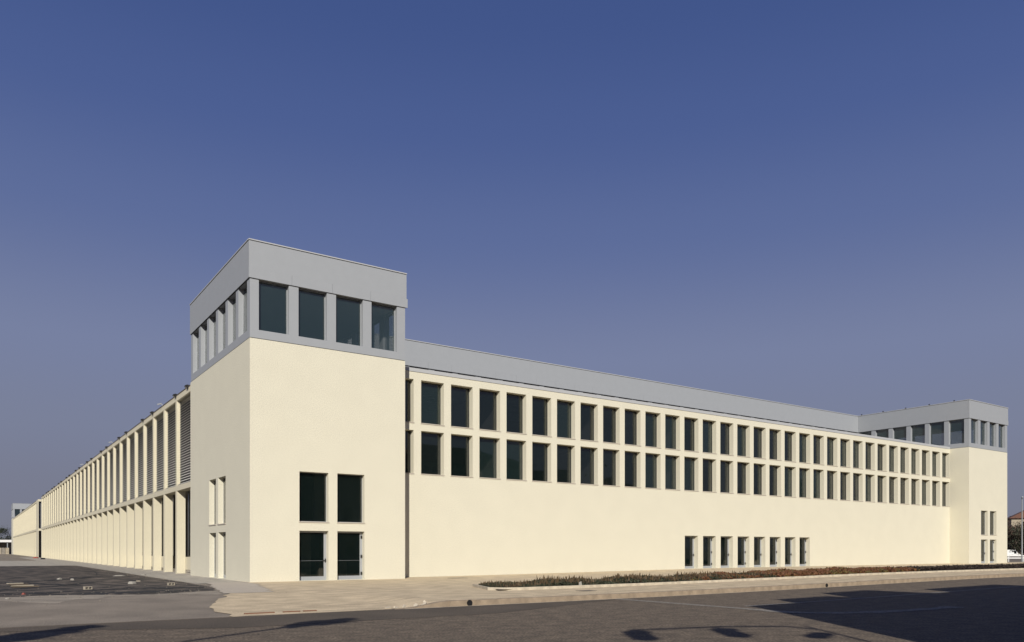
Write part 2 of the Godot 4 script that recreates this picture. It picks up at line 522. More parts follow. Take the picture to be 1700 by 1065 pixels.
func arcade(parent: Node3D, z_start: float, first_fin: float, count: int, z_end: float, loose: int) -> void:
	var pitch := 4.12
	var fin := 0.42
	var top := 12.12
	# long members
	part_box("floor_beam", Vector3(0.0, 5.64, z_start), Vector3(0.62, 6.0, z_end), M.arcade_cream, parent)
	part_box("roof_beam", Vector3(0.0, 11.77, z_start), Vector3(0.62, top, z_end), M.arcade_cream, parent)
	part_box("roof_coping", Vector3(-0.03, top + 0.002, z_start), Vector3(0.66, top + 0.05, z_end), M.coping_dark, parent)
	part_box("upper_inner_wall", Vector3(0.95, 5.66, z_start), Vector3(1.15, 12.0, z_end), M.inside, parent)
	part_box("roof_slab", Vector3(0.622, 11.8, z_start), Vector3(20.0, 12.0, z_end), M.deck, parent)
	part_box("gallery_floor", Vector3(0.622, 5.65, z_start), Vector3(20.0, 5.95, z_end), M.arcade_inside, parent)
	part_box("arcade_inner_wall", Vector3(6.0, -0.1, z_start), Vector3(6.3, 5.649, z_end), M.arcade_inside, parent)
	part_box("arcade_floor", Vector3(0.02, -0.2, z_start), Vector3(6.0, 0.02, z_end), M.concrete, parent)
	var slat_mesh := slat_shape(pitch - fin)
	var joined: ArrayMesh = null
	var fin_z := [z_start + 0.0 + fin]
	for i in count:
		fin_z.append(first_fin - pitch * i)
	for i in range(1, fin_z.size()):
		var z: float = fin_z[i]
		part_box("fin", Vector3(0.002, 6.002, z), Vector3(0.232, 11.768, z - fin), M.arcade_cream, parent)
		part_box("pillar", Vector3(0.002, -0.2, z), Vector3(0.56, 5.638, z - fin), M.arcade_cream, parent)
	for i in fin_z.size() - 1:
		var za: float = fin_z[i] - fin if i else z_start
		var zb: float = fin_z[i + 1]
		var mid := (za + zb) / 2
		var span := za - zb
		# louvre of horizontal blades in the upper bay
		var st := mb()
		add_box(st, Vector3(0.06, 0.0, -span / 2 + 0.002), Vector3(0.30, 0.055, span / 2 - 0.002))
		add_box(st, Vector3(0.22, 0.056, -span / 2 + 0.002), Vector3(0.30, 5.70, -span / 2 + 0.05))
		add_box(st, Vector3(0.22, 0.056, span / 2 - 0.05), Vector3(0.30, 5.70, span / 2 - 0.002))
		var lv: MeshInstance3D
		if i == 0 or i == 1:
			lv = build(st, "louvre", M.frame_dark, parent, Transform3D(Basis(), Vector3(0, 6.003, mid)))
		else:
			if not frame_cache.has("louvre"):
				frame_cache["louvre"] = commit(st)
			lv = inst("louvre", frame_cache["louvre"], M.frame_dark, parent, Transform3D(Basis(), Vector3(0, 6.003, mid)))
		var scale := Basis().scaled(Vector3(1, 1, (span - 0.02) / (pitch - fin)))
		if i < loose:
			for k in 33:
				inst("slat", slat_mesh, M.slat, lv, Transform3D(scale, Vector3(0.25, 0.13 + k * 0.1715, 0)))
		else:
			if joined == null:
				var sj := mb()
				for k in 33:
					sj.append_from(slat_mesh, 0, Transform3D(Basis(), Vector3(0.25, 0.13 + k * 0.1715, 0)))
				joined = sj.commit()
			var sl := inst("slats", joined, M.slat, lv, Transform3D(scale, Vector3.ZERO))
			sl.set_meta("kind", "stuff")
		# low wall, vent and glazing between the pillars
		for k in 3:
			part_box("vent_slat", Vector3(0.58, 0.025 + k * 0.09, za - 0.002), Vector3(0.66, 0.065 + k * 0.09, zb + 0.002), M.sill, parent)
		if i == 1:
			continue
		part_box("low_wall", Vector3(0.565, 0.27, za - 0.002), Vector3(0.76, 1.14, zb + 0.002), M.arcade_cream, parent)
		var hole := Rect2(zb + 0.02, 1.142, span - 0.04, 4.49)
		glazed("arcade_window", parent, left_face(0.70, 0), hole, 0.0, [0.05, 0.05, 0.05, 0.05], M.frame_dark, false)

func slat_shape(length: float) -> ArrayMesh:
	var st := mb()
	var T := Transform3D(Basis(Vector3(0, 0, 1), deg_to_rad(40)), Vector3.ZERO)
	add_box(st, Vector3(-0.072, -0.009, -length / 2), Vector3(0.072, 0.009, length / 2), T)
	return commit(st)

func make_building() -> void:
	var b := base("office_building", Vector3.ZERO, "long cream rendered building with grey glazed corner towers and louvred arcade wing", "building")
	var W := 8.66
	var D := 12.75
	var XR := 73.71
	var WR := 8.6
	# near tower
	var fh := [Rect2(2.55, 0.02, 1.58, 2.61), Rect2(4.63, 0.02, 1.56, 2.61), Rect2(2.55, 3.1, 1.58, 2.62), Rect2(4.63, 3.1, 1.56, 2.63)]
	var lh := [Rect2(-8.16, 0.02, 1.55, 2.59), Rect2(-6.12, 0.02, 1.6, 2.6), Rect2(-8.17, 3.08, 1.55, 2.63), Rect2(-6.14, 3.08, 1.6, 2.63)]
	tower(b, 0, 0, W, D, fh, lh, 0.0)
	# far right tower
	var rh := [Rect2(2.62, 0.19, 1.47, 2.52), Rect2(4.60, 0.19, 1.47, 2.52), Rect2(2.62, 3.2, 1.47, 2.57), Rect2(4.60, 3.2, 1.47, 2.57)]
	tower(b, XR, 0, WR, D, rh, [], 0.17)
	# front wing
	var ZF := -1.95
	var holes := []
	var xs := []
	for n in range(-1, 31):
		xs.append(10.72 + 2.07 * n - 0.00073 * n * n)
	for x in xs:
		var w := 1.57
		if x + w > XR:
			w = XR - x - 0.02
		holes.append(Rect2(x, 6.19, w, 2.59))
		holes.append(Rect2(x, 9.24, w, 2.58))
	var dx := [33.45, 35.5, 37.55, 39.6, 41.65, 43.7, 45.75, 47.79]
	for x in dx:
		holes.append(Rect2(x, 0.18, 1.47, 2.53))
	var T := front_face(0, ZF)
	build(wall_with_openings(T, W - 0.002, XR + 0.002, -0.4, 12.27, 0.68, holes), "wall", M.cream, b)
	for i in holes.size():
		var h: Rect2 = holes[i]
		if i < 64:
			glazed("window", b, T, h, 0.40, [0.03, 0.03, 0.035, 0.035], M.frame_dark, true, ["glass", "glass_teal", "glass_teal", "glass_smoke"][rng.randi() % 4])
		else:
			var d := glazed("door", b, T, h, 0.40, [0.07, 0.16, 0.17, 0.09], M.frame_grey, false)
			door_fittings(d, h.size.x, h.size.y, i % 2 == 1)
			part_box("threshold", Vector3(-0.735, -0.18, 0.0), Vector3(0.735, -0.003, 0.38), M.sill, d)
	part_box("coping", Vector3(W + 0.002, 12.274, ZF + 0.035), Vector3(XR - 0.002, 12.49, ZF - 0.66), M.grey_trim, b)
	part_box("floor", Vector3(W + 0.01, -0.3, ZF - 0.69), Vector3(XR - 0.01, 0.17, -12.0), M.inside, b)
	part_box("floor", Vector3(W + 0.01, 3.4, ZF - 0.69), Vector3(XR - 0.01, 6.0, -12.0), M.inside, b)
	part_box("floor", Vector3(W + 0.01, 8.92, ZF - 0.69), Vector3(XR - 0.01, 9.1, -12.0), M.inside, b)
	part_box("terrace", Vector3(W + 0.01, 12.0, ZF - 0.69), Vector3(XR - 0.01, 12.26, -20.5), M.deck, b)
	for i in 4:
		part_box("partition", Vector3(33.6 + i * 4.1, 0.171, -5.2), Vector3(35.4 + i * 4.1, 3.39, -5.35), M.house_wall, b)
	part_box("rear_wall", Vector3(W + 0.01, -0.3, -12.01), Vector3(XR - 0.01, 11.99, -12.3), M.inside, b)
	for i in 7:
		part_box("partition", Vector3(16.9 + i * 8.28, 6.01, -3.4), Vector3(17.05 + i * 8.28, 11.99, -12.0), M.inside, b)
	# roof pavilion set back behind the terrace
	var ZB := -12.31
	fascia(front_face(W + 0.08, ZB), XR - W - 0.16, b)
	part_box("pavilion_roof", Vector3(W + 0.08, FASCIA_TOP - 0.25, ZB - 0.13), Vector3(XR - 0.08, FASCIA_TOP - 0.1, -20.5), M.deck, b)
	part_box("pavilion_soffit", Vector3(W + 0.08, FASCIA_LOW + 0.03, ZB - 0.13), Vector3(XR - 0.08, FASCIA_LOW + 0.15, -20.5), M.grey_metal, b)
	part_box("pavilion_wall", Vector3(W + 0.08, 12.262, -20.2), Vector3(XR - 0.08, FASCIA_LOW + 0.03, -20.5), M.grey_metal, b)
	var n_bays := 31
	var step := (XR - W - 0.3) / n_bays
	for i in n_bays + 1:
		var px := W + 0.15 + i * step
		if i < n_bays:
			glazed("pavilion_window", b, front_face(0, ZB), Rect2(px + 0.25, 12.28, step - 0.5, FASCIA_LOW - 12.29), 0.3, [0.05, 0.05, 0.05, 0.05], M.frame_grey, false)
		if i > 0 and i < n_bays:
			part_box("pavilion_post", Vector3(px - 0.25, 12.262, ZB - 0.1), Vector3(px + 0.25, FASCIA_LOW + 0.03, ZB - 0.5), M.grey_metal, b)
	# louvred arcade on the left
	arcade(b, -12.96, -17.0, 31, -142.5, 8)
	part_box("end_wall", Vector3(0.01, -0.2, -142.501), Vector3(20, 12.1, -142.9), M.cream, b)
	# shaft with tower stair behind the near tower closes the volume
	part_box("rear_wall", Vector3(W - 0.5, -0.3, -12.96), Vector3(W, 12.2, -20.5), M.cream, b)

	# second block far down the yard
	var f := base("distant_block", Vector3(0, 0, -151.8), "distant cream arcade block with small grey glazed tower at far left", "building")
	var holder := Node3D.new()
	holder.name = "unused"
	var keep := f.position
	f.position = Vector3.ZERO
	part_box("corner_wall", Vector3(0.0, -0.2, -151.8), Vector3(0.08, 12.2, -158.0), M.arcade_cream, f)
	part_box("floor_beam", Vector3(0.081, 5.6, -151.8), Vector3(20.0, 6.05, -152.3), M.arcade_cream, f)
	part_box("roof_beam", Vector3(0.081, 11.75, -151.8), Vector3(20.0, 12.2, -158.0), M.arcade_cream, f)
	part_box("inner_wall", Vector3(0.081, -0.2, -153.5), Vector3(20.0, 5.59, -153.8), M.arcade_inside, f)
	var lf := part_box("louvre", Vector3(0.081, 6.06, -152.5), Vector3(20.0, 11.74, -152.6), M.frame_dark, f)
	for k in 33:
		part_box("slat", Vector3(-9.95, -2.78 + k * 0.1715, 0.07), Vector3(9.95, -2.71 + k * 0.1715, 0.15), M.grey_trim, lf)
	arcade(f, -158.001, -161.6, 27, -272.5, 0)
	tower(f, 0, -272.6, 8.66, 12.75, [], [], 0.0, false)
	holder.free()
	keep = Vector3.ZERO

# ---------------------------------------------------------------- ground
func make_ground() -> void:
	var st := mb()
	var g := -0.42
	quad(st, Vector3(-3000, g, 2000), Vector3(4000, g, 2000), Vector3(4000, g, -4000), Vector3(-3000, g, -4000))
	structure(build(st, "ground", M.dirt))
	var wob := FastNoiseLite.new()
	wob.frequency = 0.35
	wob.seed = 3
	wob.fractal_octaves = 4

	# road
	var zs := steps(18.0, 34.0, 32)
	zs.append_array([40.0, 48.0])
	structure(sheet("road", zs, func(_z): return -260.0, func(_z): return 340.0, 300, road_y, -0.004, M.asphalt))
	var pl := func(z):
		var a := -0.02 if z < 0.001 else (-1.0 if z < 3.0 else lerpf(-1.0, -5.6, clampf((z - 3.0) / 12.0, 0, 1)))
		return a + (0.25 * wob.get_noise_2d(z * 2.5, 70.0) if z > 0.3 else 0.0)
	# forecourt left of the tower
	zs = steps(-420.0, 0.0, 42)
	zs.append_array(steps(0.5, 18.0, 70))
	structure(sheet("forecourt", zs, func(_z): return -260.0, func(z): return pl.call(z) + 0.5 if z > 0.2 else -0.2, 200, ground_y, -0.016, M.forecourt))
	# pale dust driven over the forecourt between the tar and the road
	var dust := mat("dust", lin(0.63, 0.545, 0.43), 0.95)
	world_tex(dust, M.forecourt.albedo_texture, Vector3(0.07, 0.07, 0.07))
	detail(dust, M.forecourt.detail_albedo, Vector3(0.14, 0.14, 0.14))
	st = mb()
	var dn := FastNoiseLite.new()
	dn.frequency = 0.22
	dn.fractal_octaves = 5
	dn.seed = 17
	var dx := -40.0
	while dx < -2.6:
		var q0 := [7.0, 11.2 + 0.10 * dx + 4.0 * dn.get_noise_1d(dx)]
		var q1 := [7.0, 11.2 + 0.10 * (dx + 0.1) + 4.0 * dn.get_noise_1d(dx + 0.1)]
		for k in 4:
			var a0 := lerpf(q0[0], q0[1], k / 4.0)
			var b0 := lerpf(q0[0], q0[1], (k + 1) / 4.0)
			var a1 := lerpf(q1[0], q1[1], k / 4.0)
			var b1 := lerpf(q1[0], q1[1], (k + 1) / 4.0)
			quad(st, Vector3(dx, ground_y(dx, b0) - 0.0115, b0), Vector3(dx + 0.1, ground_y(dx, b1) - 0.0115, b1), Vector3(dx + 0.1, ground_y(dx, a1) - 0.0115, a1), Vector3(dx, ground_y(dx, a0) - 0.0115, a0))
		dx += 0.1
	structure(build(st, "dusty_strip", dust))
	# darker tarred yard
	var yard_left := func(_z): return -200.0
	var yard_right := func(z):
		var r := -2.72
		if z > 3.4:
			r = lerpf(-2.5, -3.6, (z - 3.4) / 4.2)
		return r + 0.16 * wob.get_noise_2d(z * 4.0, 7.0) - 0.25 * maxf(0.0, wob.get_noise_2d(z * 9.0, 40.0)) * (1.0 if z > 0 else 0.4)
	zs = steps(-52.0, 3.0, 110)
	zs.append_array(steps(3.1, 7.6, 60))
	structure(sheet("tarred_yard", zs, yard_left, yard_right, 3, ground_y, -0.012, M.tar))
	# its ragged front edge
	st = mb()
	var edge_noise := FastNoiseLite.new()
	edge_noise.frequency = 0.6
	edge_noise.fractal_octaves = 5
	edge_noise.seed = 8
	var x := -30.0
	while x < -3.4:
		var x2 := x + 0.12
		var za := 7.1 + 0.9 * smoothstep(-9.0, -5.5, x) - 0.5 * smoothstep(-5.2, -3.6, x) + 1.3 * edge_noise.get_noise_1d(x) - 0.02 * (x + 10.0)
		var zb := 7.1 + 0.9 * smoothstep(-9.0, -5.5, x2) - 0.5 * smoothstep(-5.2, -3.6, x2) + 1.3 * edge_noise.get_noise_1d(x2) - 0.02 * (x2 + 10.0)
		quad(st, Vector3(x, -0.0095, za), Vector3(x2, -0.0095, zb), Vector3(x2, -0.0095, 5.6), Vector3(x, -0.0095, 5.6))
		x = x2
	structure(build(st, "tarred_edge", M.tar))
	# wet-black seams of fresh tar, some crossing, some along the edge
	var seams := [
		[Vector2(-14.0, -3.4), Vector2(-8.6, -6.6), Vector2(-5.6, -13.0), 1.5], [Vector2(-9.6, -5.6), Vector2(-8.2, -3.2), Vector2(-7.2, -1.4), 2.2],
		[Vector2(-13.0, 2.8), Vector2(-8.6, 1.2), Vector2(-5.8, -6.2), 0.9], [Vector2(-12.5, 6.3), Vector2(-8.6, 5.4), Vector2(-5.6, 2.2), 0.9],
		[Vector2(-9.4, 6.6), Vector2(-6.4, 6.8), Vector2(-3.5, 6.0), 2.0], [Vector2(-6.4, 3.0), Vector2(-4.4, 4.2), Vector2(-2.7, 3.4), 1.7],
		[Vector2(-6.9, -12.0), Vector2(-5.9, -13.6), Vector2(-4.4, -13.2), 1.6], [Vector2(-5.0, -16.0), Vector2(-3.8, -24.0), Vector2(-3.1, -40.0), 1.2],
		[Vector2(-20.0, 1.0), Vector2(-14.0, 4.2), Vector2(-10.0, 4.6), 1.2]]
	for s in seams:
		st = mb()
		var prev_l := Vector3.ZERO
		var prev_r := Vector3.ZERO
		for i in 81:
			var t := i / 80.0
			var c: Vector2 = (s[0] as Vector2).lerp(s[1], t).lerp((s[1] as Vector2).lerp(s[2], t), t)
			var w: float = s[3] * (0.25 + 0.75 * sin(PI * t)) * (0.7 + 0.9 * wob.get_noise_2d(c.x * 5.0, c.y * 2.0))
			var l := Vector3(c.x, -0.0055, c.y + w / 2 + 0.5 * wob.get_noise_2d(c.x * 9.0, 3.0))
			var r := Vector3(c.x, -0.0055, c.y - w / 2 + 0.5 * wob.get_noise_2d(c.x * 9.0, 23.0))
			if i:
				quad(st, prev_l, l, r, prev_r)
			prev_l = l
			prev_r = r
		structure(build(st, "tar_seam", M.tar_fresh))
	# pale concrete apron along the arcade, and the crossing far down the yard
	structure(sheet("apron", steps(-150.0, -0.02, 120), func(z): return (-2.62 if z > -52.0 else -3.6) + 0.06 * wob.get_noise_2d(z * 3.0, 90.0), func(_z): return 0.01, 2, ground_y, -0.002, M.concrete))
	structure(sheet("crossing", steps(-95.0, -52.5, 40), func(_z): return -120.0, func(z): return -3.5 + 0.2 * wob.get_noise_2d(z, 60.0), 2, ground_y, -0.008, M.concrete))
	# crushed gravel spilled at the tower's corner
	var gl := func(z): return -2.55 - (0.35 * (z - 3.0)) * 0.55 + 0.3 * wob.get_noise_2d(z * 5.0, 5.0)
	var gr := func(z): return lerpf(-0.2, -2.0, clampf((z - 2.0) / 8.0, 0, 1)) + 0.35 * wob.get_noise_2d(z * 5.0, 15.0)
	structure(sheet("gravel_patch", steps(-0.5, 9.6, 60), gl, gr, 6, ground_y, 0.006, M.gravel))
	# beige pavement in front of the building
	zs = steps(-2.6, 18.05, 80)
	structure(sheet("pavement", zs, pl, func(_z): return 2.0, 40, ground_y, 0.0, M.pavement))
	structure(sheet("pavement", zs, func(_z): return 2.0, func(_z): return 130.0, 160, ground_y, 0.0, M.pavement))
	# joint of the old kerb in the pavement
	structure(sheet("pavement_joint", [9.42, 9.46], func(_z): return -2.3, func(_z): return 6.0, 30, ground_y, 0.004, M.coping_dark))
	structure(sheet("pavement_joint", [15.9, 15.93], func(_z): return -3.4, func(_z): return 1.2, 20, ground_y, 0.004, M.coping_dark))
	# patches and lines on the road
	structure(sheet("road_patch", steps(18.25, 21.2, 24), func(z): return -13.0 + 2.2 * (z - 18.2) + 0.3 * wob.get_noise_2d(z * 6.0, 1.0), func(z): return 8.4 - 2.6 * (z - 18.3) + 0.3 * wob.get_noise_2d(z * 6.0, 2.0), 40, road_y, 0.001, M.asphalt_dark))
	structure(sheet("road_band", steps(18.3, 26.2, 30), func(z): return 7.86 + 0.05 * wob.get_noise_2d(z * 5.0, 31.0), func(z): return 8.22 + 0.05 * wob.get_noise_2d(z * 5.0, 35.0), 1, road_y, 0.005, M.paint_worn))
	var band := []
	for i in 41:
		var t := i / 40.0
		band.append(Vector2(8.1, 24.4).lerp(Vector2(6.9, 27.4), t).lerp(Vector2(6.9, 27.4).lerp(Vector2(14.0, 27.5), t), t))
	ribbon("road_band", band, 0.30, 0.0055, M.paint_worn, wob)
	structure(sheet("road_marking", [23.36, 23.48], func(_z): return 8.9, func(_z): return 70.0, 60, road_y, 0.005, M.paint_white))
	# rusty edging bars
	for q in [[-5.2, -4.35], [-4.1, -3.6], [-3.5, -3.1]]:
		var e := part_box("edging_bar", Vector3(q[0], ground_y(q[0], 17.45) + 0.0, 17.42), Vector3(q[1], ground_y(q[0], 17.45) + 0.03, 17.50), M.rust, self)
		e.name = numbered("edging_bar")
		tag(e, ["longest rusty edging bar where beige pavement meets the road", "middle rusty edging bar between two others by the road", "shortest rusty edging bar nearest the kerb end"][0 if q[0] < -5.0 else (1 if q[0] < -4.0 else 2)], "metal bar", "rusty edging bars")
	# pavement covers
	var mh := part_box("manhole_cover", Vector3(11.0, rise(11.5) + 0.001, 0.75), Vector3(12.0, rise(11.5) + 0.012, 1.35), M.coping_dark, self)
	tag(mh, "flat dark manhole cover in the pavement near the tower", "manhole cover")
	mh = part_box("manhole_cover", Vector3(8.3, rise(8.7) + 0.001, 15.6), Vector3(9.0, rise(8.7) + 0.012, 16.1), M.coping_dark, self)
	mh.name = numbered("manhole_cover")
	tag(mh, "flat dark manhole cover between planter kerb and road kerb", "manhole cover")

	# road kerb of single stones, with round drain outlets
	var rk := Node3D.new()
	rk.name = "road_kerb"
	add_child(rk)
	structure(rk)
	var kx := 1.0
	while kx < 118.0:
		var len := 0.996 if kx < 60.0 else 4.99
		var y := rise(kx + 0.5) + 0.012 + rng.randf_range(-0.004, 0.004)
		var zz := 18.2 + rng.randf_range(-0.006, 0.006)
		part_box("kerb_stone", Vector3(kx, y - 0.5, zz - 0.24), Vector3(kx + len, y, zz), M.road_kerb_stone, rk)
		kx += len + 0.004
	st = mb()
	for i in 40:
		var xa := lerpf(-0.9, 1.0, i / 40.0)
		var xb := lerpf(-0.9, 1.0, (i + 1) / 40.0)
		var ya := ground_y(xa, 18.05) + 0.006
		var yb := ground_y(xb, 18.05) + 0.006
		quad(st, Vector3(xa, -0.4, 18.17), Vector3(xb, -0.4, 18.17), Vector3(xb, yb, 18.17), Vector3(xa, ya, 18.17))
		quad(st, Vector3(xa, ya, 18.17), Vector3(xb, yb, 18.17), Vector3(xb, yb, 17.96), Vector3(xa, ya, 17.96))
	build(st, "kerb_end", M.road_kerb_stone, rk)
	for q in [[1.75, 0.10], [21.2, 0.085]]:
		st = mb()
		add_tube(st, [Vector3(0, 0, -0.05), Vector3(0, 0, 0.03)], [q[1], q[1]], 16)
		var d := build(st, "drain_outlet", M.black, self, Transform3D(Basis(), Vector3(q[0], road_y(q[0], 18) + 0.09, 18.2)))
		tag(d, "round black drain outlet in the road kerb near its left end" if q[0] < 5 else "small round black drain outlet in the kerb below the red shrubs", "drain", "drain outlets in the kerb")
	# gutter line
	structure(sheet("gutter", [18.22, 18.34], func(_z): return -0.6, func(_z): return 110.0, 60, road_y, 0.003, M.kerb_stone))
	# broken concrete where the kerb ends
	st = mb()
	for i in 9:
		var px := -0.9 + i * 0.17 + rng.randf_range(-0.05, 0.05)
		var pz := 17.75 + rng.randf_range(-0.35, 0.3)
		var s := rng.randf_range(0.03, 0.09)
		add_box(st, Vector3(-s, -0.04, -s * 0.7), Vector3(s, s * 0.5, s * 0.7), Transform3D(Basis(Vector3(rng.randf(), 1, rng.randf()).normalized(), rng.randf() * 3.0), Vector3(px, ground_y(px, pz), pz)))
	var rub := build(st, "kerb_rubble", M.kerb_stone)
	rub.set_meta("kind", "stuff")
	tag(rub, "pale broken concrete lumps where the road kerb ends", "rubble")

	# crumbs of stone and tar strewn along the edge of the yard and by the pavement
	var crumb := mb()
	for f in [[0, 1, 2], [0, 2, 3], [0, 3, 4], [0, 4, 1], [5, 2, 1], [5, 3, 2], [5, 4, 3], [5, 1, 4]]:
		var v := [Vector3(0, 0.5, 0), Vector3(0.6, 0.05, 0.1), Vector3(0.1, 0.1, 0.5), Vector3(-0.5, 0, 0.05), Vector3(-0.05, 0.08, -0.55), Vector3(0, -0.3, 0)]
		tri(crumb, v[f[0]], v[f[2]], v[f[1]])
	var mm := MultiMesh.new()
	mm.transform_format = MultiMesh.TRANSFORM_3D
	mm.mesh = commit(crumb)
	mm.instance_count = 420
	for i in 420:
		var cx := rng.randf_range(-16.0, -1.5)
		var cz := 7.6 + rng.randfn() * 2.2
		if i % 3 == 0:
			cx = -2.7 + rng.randfn() * 0.35
			cz = rng.randf_range(-45.0, 4.0)
		elif i % 7 == 1:
			cx = rng.randf_range(-14.0, -3.5)
			cz = rng.randf_range(-14.0, 6.0)
		var cs := rng.randf_range(0.015, 0.05) * (1.8 if rng.randf() < 0.06 else 1.0)
		mm.set_instance_transform(i, Transform3D(Basis(Vector3(rng.randfn(), rng.randfn(), rng.randfn()).normalized(), rng.randf() * TAU).scaled(Vector3(cs, cs, cs)), Vector3(cx, ground_y(cx, cz), cz)))
	var crumbs := MultiMeshInstance3D.new()
	crumbs.name = "stone_crumbs"
	crumbs.multimesh = mm
	crumbs.material_override = M.crumb_stone
	crumbs.set_meta("kind", "stuff")
	tag(crumbs, "small stones strewn along the ragged edge of the tarred yard", "stones")
	add_child(crumbs)

	# planter kerb
	var pk := Node3D.new()
	pk.name = "planter_kerb"
	add_child(pk)
	structure(pk)
	var line := [Vector2(6.75, 10.3), Vector2(5.75, 13.1), Vector2(6.1, 13.75), Vector2(6.9, 13.95)]
	for i in line.size() - 1:
		kerb_run(pk, line[i], line[i + 1])
	var a := Vector2(6.9, 13.95)
	while a.x < 100.0:
		var l := 1.0 if a.x < 60.0 else 5.0
		kerb_run(pk, a, a + Vector2(l, 0))
		a.x += l
	structure(sheet("planter_soil", steps(10.3, 13.85, 8), func(z): return 6.75 - (z - 10.3) * 0.3 + 0.1, func(_z): return 100.0, 90, ground_y, 0.05, M.soil))

func ribbon(called: String, path: Array, width: float, up: float, m: Material, wob: FastNoiseLite) -> void:
	var st := mb()
	var pl := Vector3.ZERO
	var pr := Vector3.ZERO
	for i in path.size():
		var a: Vector2 = path[maxi(i - 1, 0)]
		var b: Vector2 = path[mini(i + 1, path.size() - 1)]
		var n := (b - a).normalized().orthogonal()
		var c: Vector2 = path[i]
		var w := width * (0.6 + 0.8 * absf(wob.get_noise_2d(c.x * 6.0, c.y * 6.0) + 0.3))
		var l := c + n * w
		var r := c - n * w
		var l3 := Vector3(l.x, road_y(l.x, l.y) + up, l.y)
		var r3 := Vector3(r.x, road_y(r.x, r.y) + up, r.y)
		if i:
			quad(st, pr, r3, l3, pl)
		pl = l3
		pr = r3
	structure(build(st, called, m))

func kerb_run(parent: Node3D, a: Vector2, b: Vector2) -> void:
	var d := b - a
	var T := Transform3D(Basis(Vector3.UP, -d.angle()), Vector3(a.x, rise(a.x), a.y))
	var st := mb()
	var j := rng.randf_range(-0.004, 0.004)
	add_box(st, Vector3(0.003, -0.2, -0.10), Vector3(d.length() - 0.003, 0.115 + j, 0.0))
	build(st, "kerb_stone", M.kerb_stone, parent, T)

# ---------------------------------------------------------------- planting
func clump(sd: int, n: int, size: float, upright: float, c0: Color, c1: Color, leaf: float, slim := 0.28) -> ArrayMesh:
	var r := RandomNumberGenerator.new()
	r.seed = sd
	var st := mb()
	for i in n:
		var ang := r.randf() * TAU
		var rad := size * sqrt(r.randf())
		var p := Vector3(cos(ang) * rad, 0, sin(ang) * rad)
		p.y = r.randf() * size * 0.8 * (1.0 - 0.5 * rad / size)
		var d := Vector3(r.randf_range(-1, 1), upright * r.randf_range(0.3, 1.4), r.randf_range(-1, 1)).normalized()
		var s := d.cross(Vector3(r.randf_range(-1, 1), r.randf_range(-1, 1), r.randf_range(-1, 1))).normalized()
		var l := leaf * r.randf_range(0.7, 1.6)
		var w := l * slim
		var c := c0.lerp(c1, r.randf())
		c = c * r.randf_range(0.75, 1.25)
		c.a = 1
		st.set_color(c)
		quad(st, p - s * w, p + d * l * 0.5 + s * w * 1.2, p + d * l, p + d * l * 0.4 - s * w * 1.3)
	return commit(st)

func bed(called: String, label: String, x0: float, x1: float, n: int, meshes: Array, h: Callable) -> void:
	var per := n / meshes.size()
	var root := Node3D.new()
	root.name = called
	for k in meshes.size():
		var mm := MultiMesh.new()
		mm.transform_format = MultiMesh.TRANSFORM_3D
		mm.mesh = meshes[k]
		mm.instance_count = per
		for i in per:
			var x := rng.randf_range(x0, x1)
			var back := 10.45
			var front := 13.55
			var z := rng.randf_range(back, front)
			var left := 6.75 - (z - 10.3) * 0.3 + 0.25
			if x < left:
				x = left + rng.randf() * 0.6
			var s: float = h.call(x, z) * rng.randf_range(0.7, 1.25)
			mm.set_instance_transform(i, Transform3D(Basis(Vector3.UP, rng.randf() * TAU).scaled(Vector3(s, s, s)), Vector3(x, rise(x) + 0.04, z)))
		var o := MultiMeshInstance3D.new()
		o.multimesh = mm
		o.material_override = M.leaf
		if k == 0:
			o.name = called
			o.set_meta("kind", "stuff")
			tag(o, label, "shrubs")
			root.free()
			root = o
			add_child(o)
		else:
			o.name = "shoots"
			o.set_meta("kind", "stuff")
			root.add_child(o, true)

func make_planting() -> void:
	rng.seed = 77
	var g0 := Color(0.016, 0.022, 0.012)
	var g1 := Color(0.042, 0.048, 0.024)
	var j1 := clump(1, 110, 0.30, 0.9, g0, g1, 0.085)
	var j2 := clump(2, 9, 0.18, 2.4, Color(0.025, 0.022, 0.012), Color(0.085, 0.055, 0.028), 0.26, 0.10)
	bed("juniper_bed", "low dark green ground cover with thin shoots at the planter's pointed end", 6.3, 23.5, 1900, [j1, j2], func(x, z): return (0.42 + 0.3 * smoothstep(6.0, 10.0, x)) * (1.0 + 0.35 * sin(x * 2.1 + z) * sin(x * 0.73 + 1.0)))
	var r0 := Color(0.095, 0.036, 0.020)
	var r1 := Color(0.17, 0.080, 0.028)
	var q1 := clump(3, 170, 0.32, 1.2, r0, r1, 0.085)
	var q2 := clump(4, 100, 0.30, 0.9, Color(0.03, 0.03, 0.015), Color(0.17, 0.12, 0.03), 0.085)
	bed("barberry_bed", "rusty red and orange leafed shrubs in the planter below the doors", 17.5, 37.6, 1700, [q1, q2, q1], func(x, z): return (0.62 + 0.30 * smoothstep(18.0, 27.0, x)) * (1.0 + 0.3 * sin(x * 1.7 + z * 1.3) * sin(x * 0.6)))
	var d1 := clump(5, 120, 0.30, 0.8, Color(0.012, 0.010, 0.008), Color(0.045, 0.026, 0.018), 0.10)
	bed("dark_bed", "almost black low shrubs in the planter before the far tower", 39.0, 99.0, 2600, [d1], func(x, _z): return 0.85)

